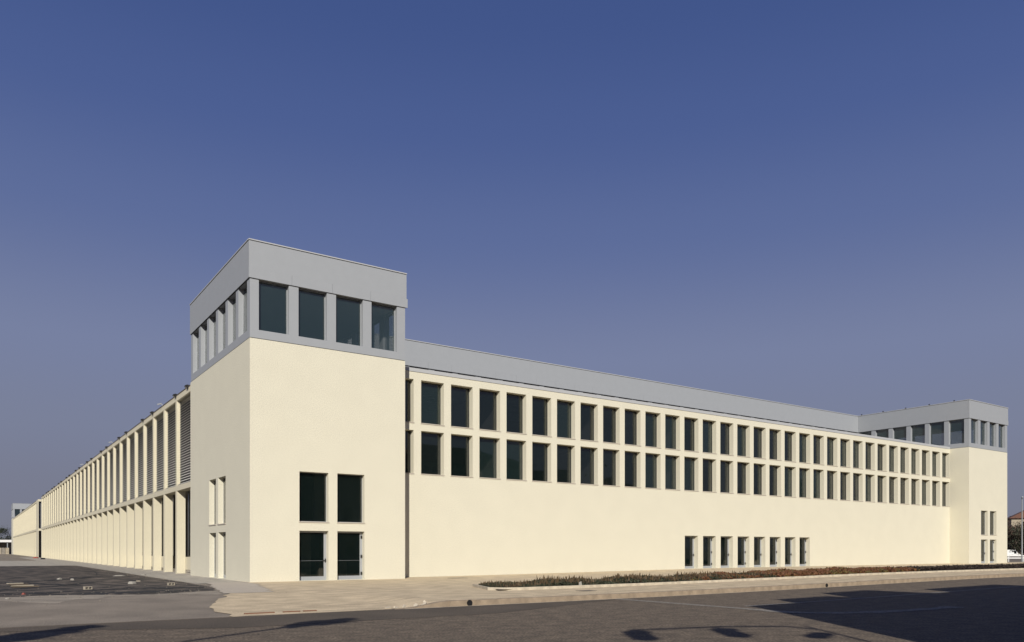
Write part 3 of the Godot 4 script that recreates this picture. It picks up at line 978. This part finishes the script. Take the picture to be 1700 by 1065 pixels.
func tree(called: String, at: Vector3, h: float, crown: float, sd: int, c0: Color, c1: Color, n: int, leaf: float, label: String, group := "", low := 0.3) -> Node3D:
	var r := RandomNumberGenerator.new()
	r.seed = sd
	var t := base(called, at, label, "tree", group)
	var st := mb()
	add_tube(st, [Vector3(0, -0.3, 0), Vector3(0.1, h * 0.3, 0.05), Vector3(-0.05, h * 0.6, 0.1), Vector3(0.0, h * 0.9, 0)], [h * 0.022, h * 0.017, h * 0.010, h * 0.003], 8)
	var tips := []
	for i in 16:
		var y := h * r.randf_range(low, 0.85)
		var ang := r.randf() * TAU
		var reach := crown * r.randf_range(0.5, 0.95) * sin(PI * clampf((y / h - low * 0.6) / (1.05 - low * 0.6), 0.12, 1.0))
		var tip := Vector3(cos(ang) * reach, y + h * 0.14, sin(ang) * reach)
		add_tube(st, [Vector3(0, y - h * 0.05, 0), tip * Vector3(0.5, 1, 0.5) + Vector3(0, -h * 0.05, 0), tip], [h * 0.008, h * 0.005, h * 0.002], 5, false)
		tips.append(tip)
	build(st, "trunk", M.bark, t)
	st = mb()
	for i in n:
		var c: Vector3 = tips[i % tips.size()]
		var off := Vector3(r.randfn(), r.randfn() * 0.7, r.randfn()) * crown * 0.24
		var p := c + off
		var d := Vector3(r.randfn(), r.randfn(), r.randfn()).normalized()
		var s := d.cross(Vector3(r.randfn(), r.randfn(), r.randfn())).normalized()
		var col := c0.lerp(c1, r.randf())
		col.a = 1
		st.set_color(col)
		var l := leaf * r.randf_range(0.6, 1.5)
		quad(st, p - d * l, p + s * l * 0.4, p + d * l, p - s * l * 0.4)
	build(st, "crown", M.leaf, t)
	return t

# ---------------------------------------------------------------- small things
func floodlight(z: float, i: int) -> void:
	var o := base("floodlight", Vector3(-0.01, 12.10, z), "%s black floodlight on the arcade roof edge, counted from the near tower" % ["first", "second", "third", "fourth", "fifth", "sixth", "seventh", "eighth", "ninth", "tenth", "eleventh", "twelfth", "thirteenth", "fourteenth", "fifteenth", "sixteenth", "seventeenth", "eighteenth", "nineteenth", "twentieth", "twenty-first"][i], "floodlight", "floodlights along the arcade roof")
	if not frame_cache.has("flood_body"):
		var st := mb()
		# hooded housing that looks down the facade
		var prof := [Vector2(-0.42, 0.10), Vector2(-0.36, 0.26), Vector2(-0.12, 0.34), Vector2(0.12, 0.30), Vector2(0.12, -0.02), Vector2(-0.10, -0.14)]
		for k in prof.size():
			var p: Vector2 = prof[k]
			var q: Vector2 = prof[(k + 1) % prof.size()]
			quad(st, Vector3(p.x, p.y, -0.25), Vector3(q.x, q.y, -0.25), Vector3(q.x, q.y, 0.25), Vector3(p.x, p.y, 0.25))
		for k in range(1, prof.size() - 1):
			tri(st, Vector3(prof[0].x, prof[0].y, 0.25), Vector3(prof[k + 1].x, prof[k + 1].y, 0.25), Vector3(prof[k].x, prof[k].y, 0.25))
			tri(st, Vector3(prof[0].x, prof[0].y, -0.25), Vector3(prof[k].x, prof[k].y, -0.25), Vector3(prof[k + 1].x, prof[k + 1].y, -0.25))
		frame_cache["flood_body"] = commit(st)
		st = mb()
		quad(st, Vector3(-0.43, 0.07, 0.2), Vector3(-0.13, -0.145, 0.2), Vector3(-0.13, -0.145, -0.2), Vector3(-0.43, 0.07, -0.2))
		add_box(st, Vector3(-0.02, -0.004, -0.2), Vector3(0.02, 0.0, 0.2), Transform3D(Basis(Vector3(0, 0, 1), 0.0), Vector3(-0.2, -0.08, 0)))
		frame_cache["flood_lens"] = commit(st)
		st = mb()
		add_box(st, Vector3(-0.06, -0.3, -0.06), Vector3(-0.02, 0.1, 0.06))
		add_box(st, Vector3(-0.05, 0.0, -0.2), Vector3(0.15, 0.03, 0.2))
		frame_cache["flood_bracket"] = commit(st)
	o.scale = Vector3(0.5, 0.5, 0.5)
	inst("housing", frame_cache["flood_body"], M.black, o)
	inst("lens", frame_cache["flood_lens"], M.lamp_glass, o)
	inst("bracket", frame_cache["flood_bracket"], M.frame_dark, o)

func roof_camera(z: float, label: String) -> void:
	var o := base("roof_camera", Vector3(0.0, 12.17, z), label, "camera", "white cameras on the arcade roof")
	o.scale = Vector3(0.48, 0.48, 0.48)
	var st := mb()
	add_tube(st, [Vector3(0.05, 0, 0), Vector3(0.05, 0.22, 0), Vector3(-0.25, 0.3, 0)], [0.03, 0.03, 0.03], 6)
	build(st, "arm", M.white_paint, o)
	st = mb()
	add_box(st, Vector3(-0.35, -0.08, -0.09), Vector3(0.3, 0.08, 0.09), Transform3D(Basis(Vector3(0, 0, 1), 0.35), Vector3(-0.35, 0.3, 0)))
	build(st, "housing", M.frame_grey, o)

func hollow_block(at: Vector3, turn: float, label: String, s := 1.0) -> void:
	var o := base("concrete_block", at, label, "block", "", turn)
	o.scale = Vector3(s, s, s)
	var st := mb()
	add_box(st, Vector3(-0.3, 0, -0.14), Vector3(0.3, 0.05, 0.14))
	add_box(st, Vector3(-0.3, 0.20, -0.14), Vector3(0.3, 0.25, 0.14))
	for x in [-0.3, -0.025, 0.25]:
		add_box(st, Vector3(x, 0.051, -0.14), Vector3(x + 0.05, 0.199, 0.14))
	build(st, "shell", M.block, o)

func scrap(called: String, at: Vector3, size: Vector3, turn: float, m: Material, label: String, category: String) -> void:
	# a crumpled lump: a box whose corners are pulled about
	var r := RandomNumberGenerator.new()
	r.seed = int(absf(at.x) * 1000.0 + absf(at.z) * 10.0)
	var p := []
	for y in [0.0, 1.0]:
		for k in 6:
			var ang := TAU * k / 6.0
			var k2 := 1.0 if y == 0.0 else r.randf_range(0.45, 0.8)
			p.append(Vector3(cos(ang) * size.x * 0.5 * k2 * r.randf_range(0.8, 1.15), y * size.y * r.randf_range(0.6, 1.0) - 0.01, sin(ang) * size.z * 0.5 * k2 * r.randf_range(0.8, 1.15)))
	var st := mb()
	for k in 6:
		var k3 := (k + 1) % 6
		quad(st, p[k3], p[k], p[k + 6], p[k3 + 6])
	for k in range(1, 5):
		tri(st, p[6], p[6 + k + 1], p[6 + k])
	var o := build(st, called, m, self, Transform3D(Basis(Vector3.UP, turn), at))
	tag(o, label, category)

func street_lamp(at: Vector3, h: float, arm: Array, heads: Array, label: String, head_size: Vector3, group := "") -> Node3D:
	var o := base("street_lamp", at, label, "street lamp", group)
	var st := mb()
	add_tube(st, [Vector3(0, -0.4, 0), Vector3(0, 0.9, 0), Vector3(0, h, 0)], [0.085, 0.075, 0.045], 12)
	build(st, "pole", M.steel, o)
	st = mb()
	var radii := []
	for a in arm:
		radii.append(0.065)
	add_tube(st, arm, radii, 8)
	build(st, "arm", M.steel, o)
	for hd in heads:
		st = mb()
		var s := head_size
		# lantern: a tapered cap over a box with splayed visors
		var Tl := Transform3D(Basis(Vector3.UP, 0.4), hd)
		add_box(st, Vector3(-s.x * 0.30, -s.y, -s.z * 0.30), Vector3(s.x * 0.30, -s.y * 0.12, s.z * 0.30), Tl)
		for q in 3:
			var Tv := Tl * Transform3D(Basis(Vector3(0, 0, 1), -0.5), Vector3(s.x * 0.25, -s.y * (0.2 + 0.28 * q), 0))
			add_box(st, Vector3(0, -0.012, -s.z * 0.4), Vector3(s.x * 0.75, 0.012, s.z * 0.4), Tv)
			Tv = Tl * Transform3D(Basis(Vector3(0, 0, 1), 0.35), Vector3(-s.x * 0.25, -s.y * (0.2 + 0.28 * q), 0))
			add_box(st, Vector3(-s.x * 0.5, -0.012, -s.z * 0.4), Vector3(0, 0.012, s.z * 0.4), Tv)
		add_box(st, Vector3(-s.x * 0.5, -s.y * 0.12, -s.z * 0.45), Vector3(s.x * 0.5, 0.0, s.z * 0.45), Tl)
		build(st, "lamp_head", M.white_paint, o)
	return o

func make_car(called: String, at: Vector3, turn: float, body: Material, van: bool, label: String) -> void:
	var o := base(called, at, label, "van" if van else "car", "", turn)
	var w := 0.85
	# side outline from the tail to the nose
	var low := [Vector2(-2.1, 0.35), Vector2(-2.15, 0.75), Vector2(-2.05, 0.95), Vector2(1.15, 0.95), Vector2(2.0, 0.82), Vector2(2.15, 0.6), Vector2(2.1, 0.35)]
	var up := [Vector2(-2.0, 0.95), Vector2(-1.7, 1.45), Vector2(0.1, 1.45), Vector2(0.95, 0.95)]
	if van:
		up = [Vector2(-2.05, 0.95), Vector2(-2.0, 1.95), Vector2(0.75, 1.95), Vector2(1.35, 0.95)]
	build(extruded(low, w, 1.0), "body", body, o)
	build(extruded(up, w * 0.94, 0.86), "cabin", body, o)
	var gy0 := 1.0
	var gy1 := 1.38 if not van else 1.75
	for s in [-1, 1]:
		var st := mb()
		var x0 := -1.55 if not van else 0.1
		var x1 := 0.05 if not van else 0.75
		add_box(st, Vector3(x0, gy0, s * w * 0.80), Vector3(x1, gy1, s * w * 0.97))
		build(st, "side_window", M.car_glass, o)
	var st2 := mb()
	var a: Vector2 = up[2]
	var b: Vector2 = up[3]
	quad(st2, Vector3(b.x + 0.015, b.y + 0.06, w * 0.8), Vector3(b.x + 0.015, b.y + 0.06, -w * 0.8), Vector3(a.x + 0.03, a.y - 0.06, -w * 0.72), Vector3(a.x + 0.03, a.y - 0.06, w * 0.72))
	build(st2, "windscreen", M.car_glass, o)
	for x in [-1.35, 1.35]:
		for s in [-1, 1]:
			var st := mb()
			add_tube(st, [Vector3(x, 0.32, s * (w - 0.18)), Vector3(x, 0.32, s * (w + 0.02))], [0.32, 0.32], 16)
			var wh := build(st, "wheel", M.tyre, o)
			st = mb()
			add_tube(st, [Vector3(x, 0.32, s * (w - 0.02)), Vector3(x, 0.32, s * (w + 0.035))], [0.19, 0.19], 12)
			build(st, "rim", M.rim, wh)
	for s in [-1, 1]:
		part_box("headlight", Vector3(2.04, 0.62, s * 0.62 - 0.13), Vector3(2.13, 0.76, s * 0.62 + 0.13), M.lamp_glass, o)

func extruded(prof: Array, w: float, top_in: float) -> SurfaceTool:
	var st := mb()
	var ymin := 100.0
	var ymax := -100.0
	for p in prof:
		ymin = minf(ymin, p.y)
		ymax = maxf(ymax, p.y)
	var l := []
	var r := []
	for p in prof:
		var k := lerpf(1.0, top_in, (p.y - ymin) / (ymax - ymin))
		l.append(Vector3(p.x, p.y, -w * k))
		r.append(Vector3(p.x, p.y, w * k))
	var n := prof.size()
	for i in n:
		var j := (i + 1) % n
		quad(st, r[i], l[i], l[j], r[j])
	for i in range(1, n - 1):
		tri(st, r[0], r[i + 1], r[i])
		tri(st, l[0], l[i], l[i + 1])
	return st

func house(called: String, at: Vector3, size: Vector3, turn: float, wall_mat: Material, roof_h: float, rows: int, cols: int, label: String, group := "") -> Node3D:
	var o := base(called, at, label, "house", group, turn)
	var w := size.x
	var h := size.y
	var d := size.z
	for side in 4:
		var T := Transform3D(Basis(Vector3.UP, side * PI / 2), Vector3.ZERO)
		var half := (d if side % 2 == 0 else w) / 2
		var len := w if side % 2 == 0 else d - 0.6
		T = T * Transform3D(Basis(), Vector3(-len / 2, 0, half))
		var holes := []
		var n := cols if side % 2 == 0 else maxi(1, int(cols * d / w))
		for r in rows:
			for c in n:
				var cx := len * (c + 0.5) / n
				var y := 1.0 + r * (h / rows)
				holes.append(Rect2(cx - 0.5, y, 1.0, 1.5))
		build(wall_with_openings(T, 0, len, -0.5, h, 0.3, holes), "wall", wall_mat, o)
		for hh in holes:
			glazed("window", o, T, hh, 0.12, [0.06, 0.06, 0.06, 0.06], M.frame_dark, true)
	part_box("floor", Vector3(-w / 2 + 0.3, -0.3, -d / 2 + 0.3), Vector3(w / 2 - 0.3, 0.0, d / 2 - 0.3), M.inside, o)
	var st := mb()
	var e := 0.6
	var A := Vector3(-w / 2 - e, h, d / 2 + e)
	var B := Vector3(w / 2 + e, h, d / 2 + e)
	var C := Vector3(w / 2 + e, h, -d / 2 - e)
	var Dd := Vector3(-w / 2 - e, h, -d / 2 - e)
	var inset := minf(d / 2 + e, w / 2 - 0.5)
	var R0 := Vector3(-w / 2 - e + inset, h + roof_h, 0)
	var R1 := Vector3(w / 2 + e - inset, h + roof_h, 0)
	quad(st, A, B, R1, R0)
	quad(st, C, Dd, R0, R1)
	tri(st, B, C, R1)
	tri(st, Dd, A, R0)
	quad(st, Dd, C, B, A)
	var rf := build(st, "roof", M.roof_tile, o)
	part_box("chimney", Vector3(w * 0.2, h + roof_h * 0.3, -0.3), Vector3(w * 0.2 + 0.7, h + roof_h + 0.8, 0.4), wall_mat, rf)
	return o

func make_things() -> void:
	# on the arcade roof
	var n := 0
	var c := 0
	for i in 31:
		var z := -13.6 if i == 0 else -17.2 - 4.12 * (i - 1)
		if i % 3 != 2:
			if n < 21:
				floodlight(z, n)
			n += 1
		elif i % 6 == 2 and c < 3:
			roof_camera(z - 0.7, ["white camera on the arcade roof nearest the tower, among black floodlights", "second white camera along the arcade roof from the tower", "third white camera along the arcade roof from the tower"][c])
			c += 1
	# building rubbish on the tarred yard
	hollow_block(Vector3(-7.55, 0.0, 3.3), 0.35, "hollow concrete block lying at the front edge of the tarred yard", 0.5)
	hollow_block(Vector3(-3.95, 0.0, 1.3), 0.15, "hollow concrete block on the tar nearest the tower", 0.5)
	scrap("debris", Vector3(-5.1, -0.008, -1.8), Vector3(0.50, 0.14, 0.44), 0.4, M.debris_white, "pale crumpled sheet on the tarred yard near the concrete blocks", "debris")
	scrap("debris", Vector3(-4.35, -0.008, -4.8), Vector3(0.33, 0.06, 0.28), 1.0, M.block, "small pale scrap on the tar behind the pale sheet", "debris")
	scrap("debris", Vector3(-7.5, -0.008, -10.0), Vector3(0.39, 0.12, 0.28), 0.7, M.debris_white, "left of two white scraps far back on the tarred yard", "debris")
	scrap("debris", Vector3(-7.0, -0.008, -8.6), Vector3(0.28, 0.12, 0.22), 2.0, M.debris_white, "right of two white scraps far back on the tarred yard", "debris")
	scrap("debris", Vector3(-3.9, -0.008, -14.6), Vector3(0.83, 0.07, 0.33), 0.2, M.debris_white, "long white scrap on the tar beside the concrete apron", "debris")
	scrap("debris", Vector3(-2.4, 0.0, -15.0), Vector3(0.44, 0.08, 0.33), 0.9, M.debris_white, "white scrap at the edge of the apron before the arcade", "debris")
	scrap("debris", Vector3(-9.92, -0.005, 5.9), Vector3(0.18, 0.08, 0.14), 0.9, M.debris_red, "small red scrap at the front edge of the tarred yard", "debris")
	scrap("debris", Vector3(-10.5, -0.01, 8.5), Vector3(0.22, 0.06, 0.17), 0.5, M.debris_white, "small pale scrap on the forecourt before the tar edge", "debris")
	scrap("debris", Vector3(10.0, rise(10) + 0.1, 13.85), Vector3(0.2, 0.2, 0.16), 0.9, M.debris_white, "white paper scrap caught on the planter kerb", "debris")
	var pl := base("plank_stack", Vector3(-9.6, 0, -0.6), "low pile of old boards lying at the left of the tarred yard", "planks", "", 0.15)
	for i in 4:
		var p := part_box("plank", Vector3(-0.45 - 0.06 * i, 0.001 + 0.05 * i, -0.12), Vector3(0.55 - 0.2 * i, 0.045 + 0.05 * i, 0.12), M.bark if i % 2 == 0 else M.block, pl)
		p.rotation.y = 0.08 * i - 0.1
	# lamp beyond the right tower
	street_lamp(Vector3(93.5, 0.1, -3.1), 7.75, [Vector3(0, 7.7, 0), Vector3(-0.15, 7.85, 0.08), Vector3(-0.55, 7.9, 0.3)], [], "slim grey street lamp with one pale head beyond the far tower", Vector3(1, 1, 1))
	var lamp: Node3D = get_node("street_lamp")
	var st := mb()
	add_box(st, Vector3(-0.75, -0.10, -0.17), Vector3(0.35, 0.10, 0.17), Transform3D(Basis(Vector3(0, 1, 0), 0.5) * Basis(Vector3(0, 0, 1), -0.1), Vector3(-0.75, 7.92, 0.40)))
	build(st, "lamp_head", M.white_paint, lamp)
	# low rail, cars, house and trees at the far right
	var rail := base("guard_rail", Vector3(112, 0.1, -10.0), "low white two bar rail by the road beyond the far tower", "railing")
	var dirr := Vector3(0.93, 0, 0.36)
	for i in 9:
		var p: Vector3 = dirr * (i * 2.6 - 11.0)
		part_box("rail_post", p + Vector3(-0.05, -0.5, -0.05), p + Vector3(0.05, 0.72, 0.05), M.white_paint, rail)
	for y in [0.34, 0.66]:
		st = mb()
		add_box(st, Vector3(-11.6, y - 0.07, -0.02), Vector3(10.4, y + 0.07, 0.02), Transform3D(Basis(Vector3.UP, -0.369), Vector3(0, 0, 0.09)))
		build(st, "rail_bar", M.white_paint, rail)
	make_car("parked_van", Vector3(203.5, -0.38, -50.5), -0.35, M.car_white, true, "white van parked far away between the tower and the lamp")
	make_car("parked_car", Vector3(213.5, -0.38, -47.2), 0.3, M.car_white, false, "white car parked at the right edge behind the street lamp")
	var hs := house("farmhouse", Vector3(232, -0.4, -55), Vector3(22, 10.4, 16), 0.5, M.house_wall, 4.6, 3, 5, "old house with brown tiled roof behind trees at the right edge")
	st = mb()
	add_box(st, Vector3(-0.3, -0.3, -6), Vector3(0.3, 0.3, 6), Transform3D(Basis(Vector3(1, 0, 0), 0.6), Vector3(-11.6, 6.4, 3.0)))
	build(st, "stair_beam", M.coping_dark, hs)
	var k := 0
	for q in [[205.4, -53.6, 9.0, 5.0], [205.0, -50.0, 7.5, 4.5], [211.5, -48.5, 9.0, 5.0], [218.5, -47.0, 9.5, 5.0]]:
		tree("bare_tree", Vector3(q[0], -0.4, q[1]), q[2], q[3], 300 + k, Color(0.055, 0.035, 0.025), Color(0.10, 0.065, 0.045) if k % 2 == 0 else Color(0.035, 0.055, 0.03), 5200, 0.22, ["leafless brown tree just right of the far tower", "greenish low tree in front of the tiled roof house", "brown tree behind the white car at the right edge", "tall dark tree left of the tiled roof house"][k], "trees beyond the far tower", 0.12)
		k += 1
	structure(sheet("verge", steps(-70.0, -2.0, 10), func(_z): return 90.0, func(_z): return 300.0, 4, func(_x, _z): return 0.0, -0.1, M.dirt))
	# far left end of the yard
	var cn := base("market_canopy", Vector3(-4.5, 0, -318), "white flat canopy on posts at the far left end of the yard", "canopy")
	part_box("canopy_roof", Vector3(-40, 4.4, -6), Vector3(6.0, 5.3, 6), M.white_paint, cn)
	for i in 8:
		part_box("post", Vector3(-38 + i * 6.0, -0.4, 5.2), Vector3(-37.7 + i * 6.0, 4.4, 5.5), M.steel, cn)
	part_box("back_wall", Vector3(-40, -0.4, -6), Vector3(6.0, 4.39, -5.8), M.house_wall_dull, cn)
	make_car("dark_van", Vector3(-6.5, -0.02, -306), 0.1, M.car_dark, true, "dark van parked under the white canopy at far left")
	var cr := base("crate_pile", Vector3(-2.3, 0, -292), "beige crates stacked beside the far block", "crates")
	for i in 6:
		part_box("crate", Vector3(-1.6 + (i % 3) * 1.15, (i / 3) * 1.15, -0.5), Vector3(-0.55 + (i % 3) * 1.15, 1.1 + (i / 3) * 1.15, 0.6), [M.block, M.house_wall_dull, M.house_wall][i % 3], cr)
	tree("dark_tree", Vector3(-1.5, 0, -372), 10.5, 5.0, 401, Color(0.014, 0.02, 0.013), Color(0.04, 0.05, 0.028), 3500, 0.3, "dark tree above the white canopy beside the far block", "trees at the far left", 0.15)
	tree("dark_tree", Vector3(-9.5, 0, -380), 8.5, 4.5, 402, Color(0.016, 0.022, 0.015), Color(0.045, 0.05, 0.03), 3500, 0.3, "dark tree above the white canopy at the left edge", "trees at the far left", 0.15)
	house("far_house", Vector3(-12, -0.2, -402), Vector3(14, 7.5, 10), 0.0, M.house_wall_dull, 2.6, 2, 4, "low house with tiled roof behind the canopy at the left edge")
	# scrap beside the gap between the blocks
	scrap("debris", Vector3(-1.6, 0.0, -132), Vector3(1.1, 0.3, 0.5), 0.2, M.debris_red, "red heap on the ground before the gap between the two blocks", "debris")
	scrap("debris", Vector3(-1.6, 0.0, -114), Vector3(0.9, 0.25, 0.6), 0.2, M.black, "black heap on the ground before the louvred wing's far end", "debris")

func make_across_the_road() -> void:
	# what stands behind the photographer: it throws the shadows on the road and shows in the glass
	var o := base("terrace_house", Vector3(-1.75, 0, 40.2), "long house across the road that shades the right of the road", "house")
	var H := 9.8
	var len := 62.0
	var holes := []
	for i in 20:
		for r in 2:
			holes.append(Rect2(1.2 + i * 3.0, 1.0 + r * 3.6, 1.1, 1.7))
	# its street side faces away from the camera's back, towards the building
	var T := Transform3D(Basis(Vector3.UP, PI), Vector3(len, 0, 0))
	build(wall_with_openings(T, 0, len, -0.5, H, 0.35, holes), "wall", M.house_wall_dull, o)
	for h in holes:
		glazed("window", o, T, h, 0.15, [0.06, 0.06, 0.06, 0.06], M.frame_dark, true)
	part_box("side_wall", Vector3(0.0, -0.5, 0.35), Vector3(0.35, H, 11.0), M.house_wall_dull, o)
	part_box("side_wall", Vector3(len - 0.35, -0.5, 0.35), Vector3(len, H, 11.0), M.house_wall_dull, o)
	part_box("rear_wall", Vector3(0.35, -0.5, 10.65), Vector3(len - 0.35, H, 11.0), M.house_wall_dull, o)
	part_box("roof", Vector3(-0.05, H + 0.002, -0.05), Vector3(len + 0.05, H + 0.2, 11.05), M.roof_tile, o)
	for q in [[2.2, 5.4, 1.1], [6.0, 9.4, 1.9], [12.5, 19.0, 1.2], [23.0, 40.0, 1.5], [44.0, 60.0, 2.2]]:
		part_box("dormer", Vector3(q[0], H + 0.202, 0.2), Vector3(q[1], H + 0.2 + q[2], 4.0), M.house_wall_dull, o)
	# lamps whose shadows lie on the road
	var g := "street lamps behind the photographer"
	var d1 := Vector3(-4.2, 0, -1.5)
	street_lamp(Vector3(-4.25, -0.17, 42.4), 8.47, [Vector3(0, 8.12, 0), Vector3(0, 8.52, 0) + d1 * 0.12, Vector3(0, 8.69, 0) + d1 * 0.45, Vector3(0, 8.58, 0) + d1], [Vector3(0, 8.41, 0) + d1 * 0.5, Vector3(0, 8.41, 0) + d1 * 0.98], "street lamp whose two heads throw shadows at bottom right of the road", Vector3(0.55, 0.75, 0.55), g)
	var d2 := Vector3(5.6, 0, -3.4)
	street_lamp(Vector3(-17.9, -0.17, 37.8), 8.47, [Vector3(0, 8.24, 0), Vector3(0, 8.47, 0) + d2 * 0.15, Vector3(0, 8.58, 0) + d2 * 0.65, Vector3(0, 8.52, 0) + d2 * 1.0], [Vector3(0, 8.87, 0) + d2 * 0.72, Vector3(0, 8.58, 0) + d2 * 0.92], "street lamp whose bent arm throws a shadow left of bottom centre", Vector3(0.85, 0.5, 0.55), g)
	var d3 := Vector3(3.6, 0, -3.0)
	street_lamp(Vector3(-21.8, -0.17, 35.8), 8.47, [Vector3(0, 8.24, 0), Vector3(0, 8.47, 0) + d3 * 0.3, Vector3(0, 8.52, 0) + d3 * 1.0], [Vector3(0, 8.52, 0) + d3 * 0.95, Vector3(0, 7.89, 0) + d3 * 0.97, Vector3(0, 8.52, 0) + d3 * 0.68], "street lamp whose thick head throws a shadow at bottom left", Vector3(0.75, 0.8, 0.75), g)
	# shrub in the shade at the right edge
	var sh := base("shade_shrub", Vector3(11.9, -0.2, 31.2), "dark shrub in the shade at the right edge of the road", "shrub")
	var st := mb()
	var m := clump(9, 700, 0.75, 1.2, Color(0.012, 0.016, 0.010), Color(0.035, 0.042, 0.024), 0.16)
	inst("foliage", m, M.leaf, sh)
	add_tube(st, [Vector3(0, -0.2, 0), Vector3(0.05, 0.5, 0)], [0.04, 0.02], 6)
	build(st, "stem", M.bark, sh)
	# skyline mirrored in the windows
	house("mirrored_house", Vector3(52, -0.3, 66), Vector3(24, 15.5, 12), 0.0, M.house_wall_dull, 3.5, 5, 7, "tall house across the road mirrored in the first windows", "houses mirrored in the glass")
	house("mirrored_house", Vector3(96, -0.3, 72), Vector3(20, 12.5, 12), 0.0, M.house_wall_dull, 3.0, 4, 6, "second house across the road mirrored in the middle windows", "houses mirrored in the glass")
	for i in 4:
		tree("mirrored_tree", Vector3([36.0, 76.0, 120.0, 140.0][i], -0.3, [58.0, 60.0, 66.0, 62.0][i]), [14.5, 13.0, 14.0, 16.0][i], 5.0, 500 + i, Color(0.02, 0.028, 0.015), Color(0.05, 0.06, 0.03), 2500, 0.3, ["tree across the road mirrored in the first windows", "tree across the road mirrored between two houses", "tree across the road mirrored right of the second house", "tallest tree across the road mirrored in the last windows"][i], "trees mirrored in the glass", 0.15)

# ---------------------------------------------------------------- scene
func clear_sky() -> ImageTexture:
	# cloudless air: deep blue overhead, paler and greyer towards the horizon, the same all round
	var stops := [[-90.0, 96, 92, 90], [-2.0, 112, 114, 126], [0.0, 120, 122, 134], [4.0, 121, 125, 144], [8.0, 122, 129, 153], [13.5, 119, 129, 161], [21.5, 93, 109, 154], [28.0, 76, 95, 146], [34.0, 66, 86, 138], [50.0, 48, 68, 120], [90.0, 33, 50, 98]]
	var h := 720
	var im := Image.create(16, h, false, Image.FORMAT_RGBF)
	for y in h:
		var el := 90.0 - 180.0 * (y + 0.5) / h
		var c := Color.BLACK
		for k in stops.size() - 1:
			if el >= stops[k][0] and el <= stops[k + 1][0]:
				var t: float = (el - stops[k][0]) / (stops[k + 1][0] - stops[k][0])
				t = lerpf(t, t * t * (3.0 - 2.0 * t), 0.35)
				var a := Color8(stops[k][1], stops[k][2], stops[k][3]).srgb_to_linear()
				var b := Color8(stops[k + 1][1], stops[k + 1][2], stops[k + 1][3]).srgb_to_linear()
				c = a.lerp(b, t)
		for x in 16:
			im.set_pixel(x, y, c)
	return ImageTexture.create_from_image(im)

func _ready() -> void:
	rng.seed = 12
	# camera: level, with the lens shifted upwards
	var cam := Camera3D.new()
	cam.name = "camera"
	add_child(cam)
	cam.position = Vector3(-11.49, 1.65, 39.77)
	cam.rotation = Vector3(0, deg_to_rad(-34.66), 0)
	cam.projection = Camera3D.PROJECTION_FRUSTUM
	cam.near = 0.1
	cam.far = 6000.0
	cam.size = 1065.0 / 1296.4 * cam.near
	cam.frustum_offset = Vector2(0, (911.5 - 532.5) / 1296.4 * cam.near)
	cam.current = true
	# sky
	var env := Environment.new()
	env.background_mode = Environment.BG_SKY
	var sm := PanoramaSkyMaterial.new()
	sm.panorama = clear_sky()
	var sky := Sky.new()
	sky.sky_material = sm
	env.sky = sky
	env.tonemap_mode = Environment.TONE_MAPPER_LINEAR
	env.tonemap_exposure = 1.0
	env.sdfgi_enabled = true
	env.ssao_enabled = true
	env.ssil_enabled = true
	var we := WorldEnvironment.new()
	we.name = "environment"
	we.environment = env
	add_child(we)
	# low sun behind the camera's left shoulder
	var sun := DirectionalLight3D.new()
	sun.name = "sun"
	add_child(sun)
	var az := deg_to_rad(33.0)
	var el := deg_to_rad(27.0)
	sun.look_at_from_position(Vector3(-sin(az) * cos(el), sin(el), cos(az) * cos(el)) * 100.0, Vector3.ZERO)
	sun.light_energy = 1.6
	sun.light_color = lin(1.0, 0.945, 0.85)
	sun.light_angular_distance = 0.5
	sun.shadow_enabled = true
	sun.sky_mode = DirectionalLight3D.SKY_MODE_LIGHT_ONLY

	make_materials()
	make_ground()
	make_building()
	make_across_the_road()
	make_planting()
	make_things()
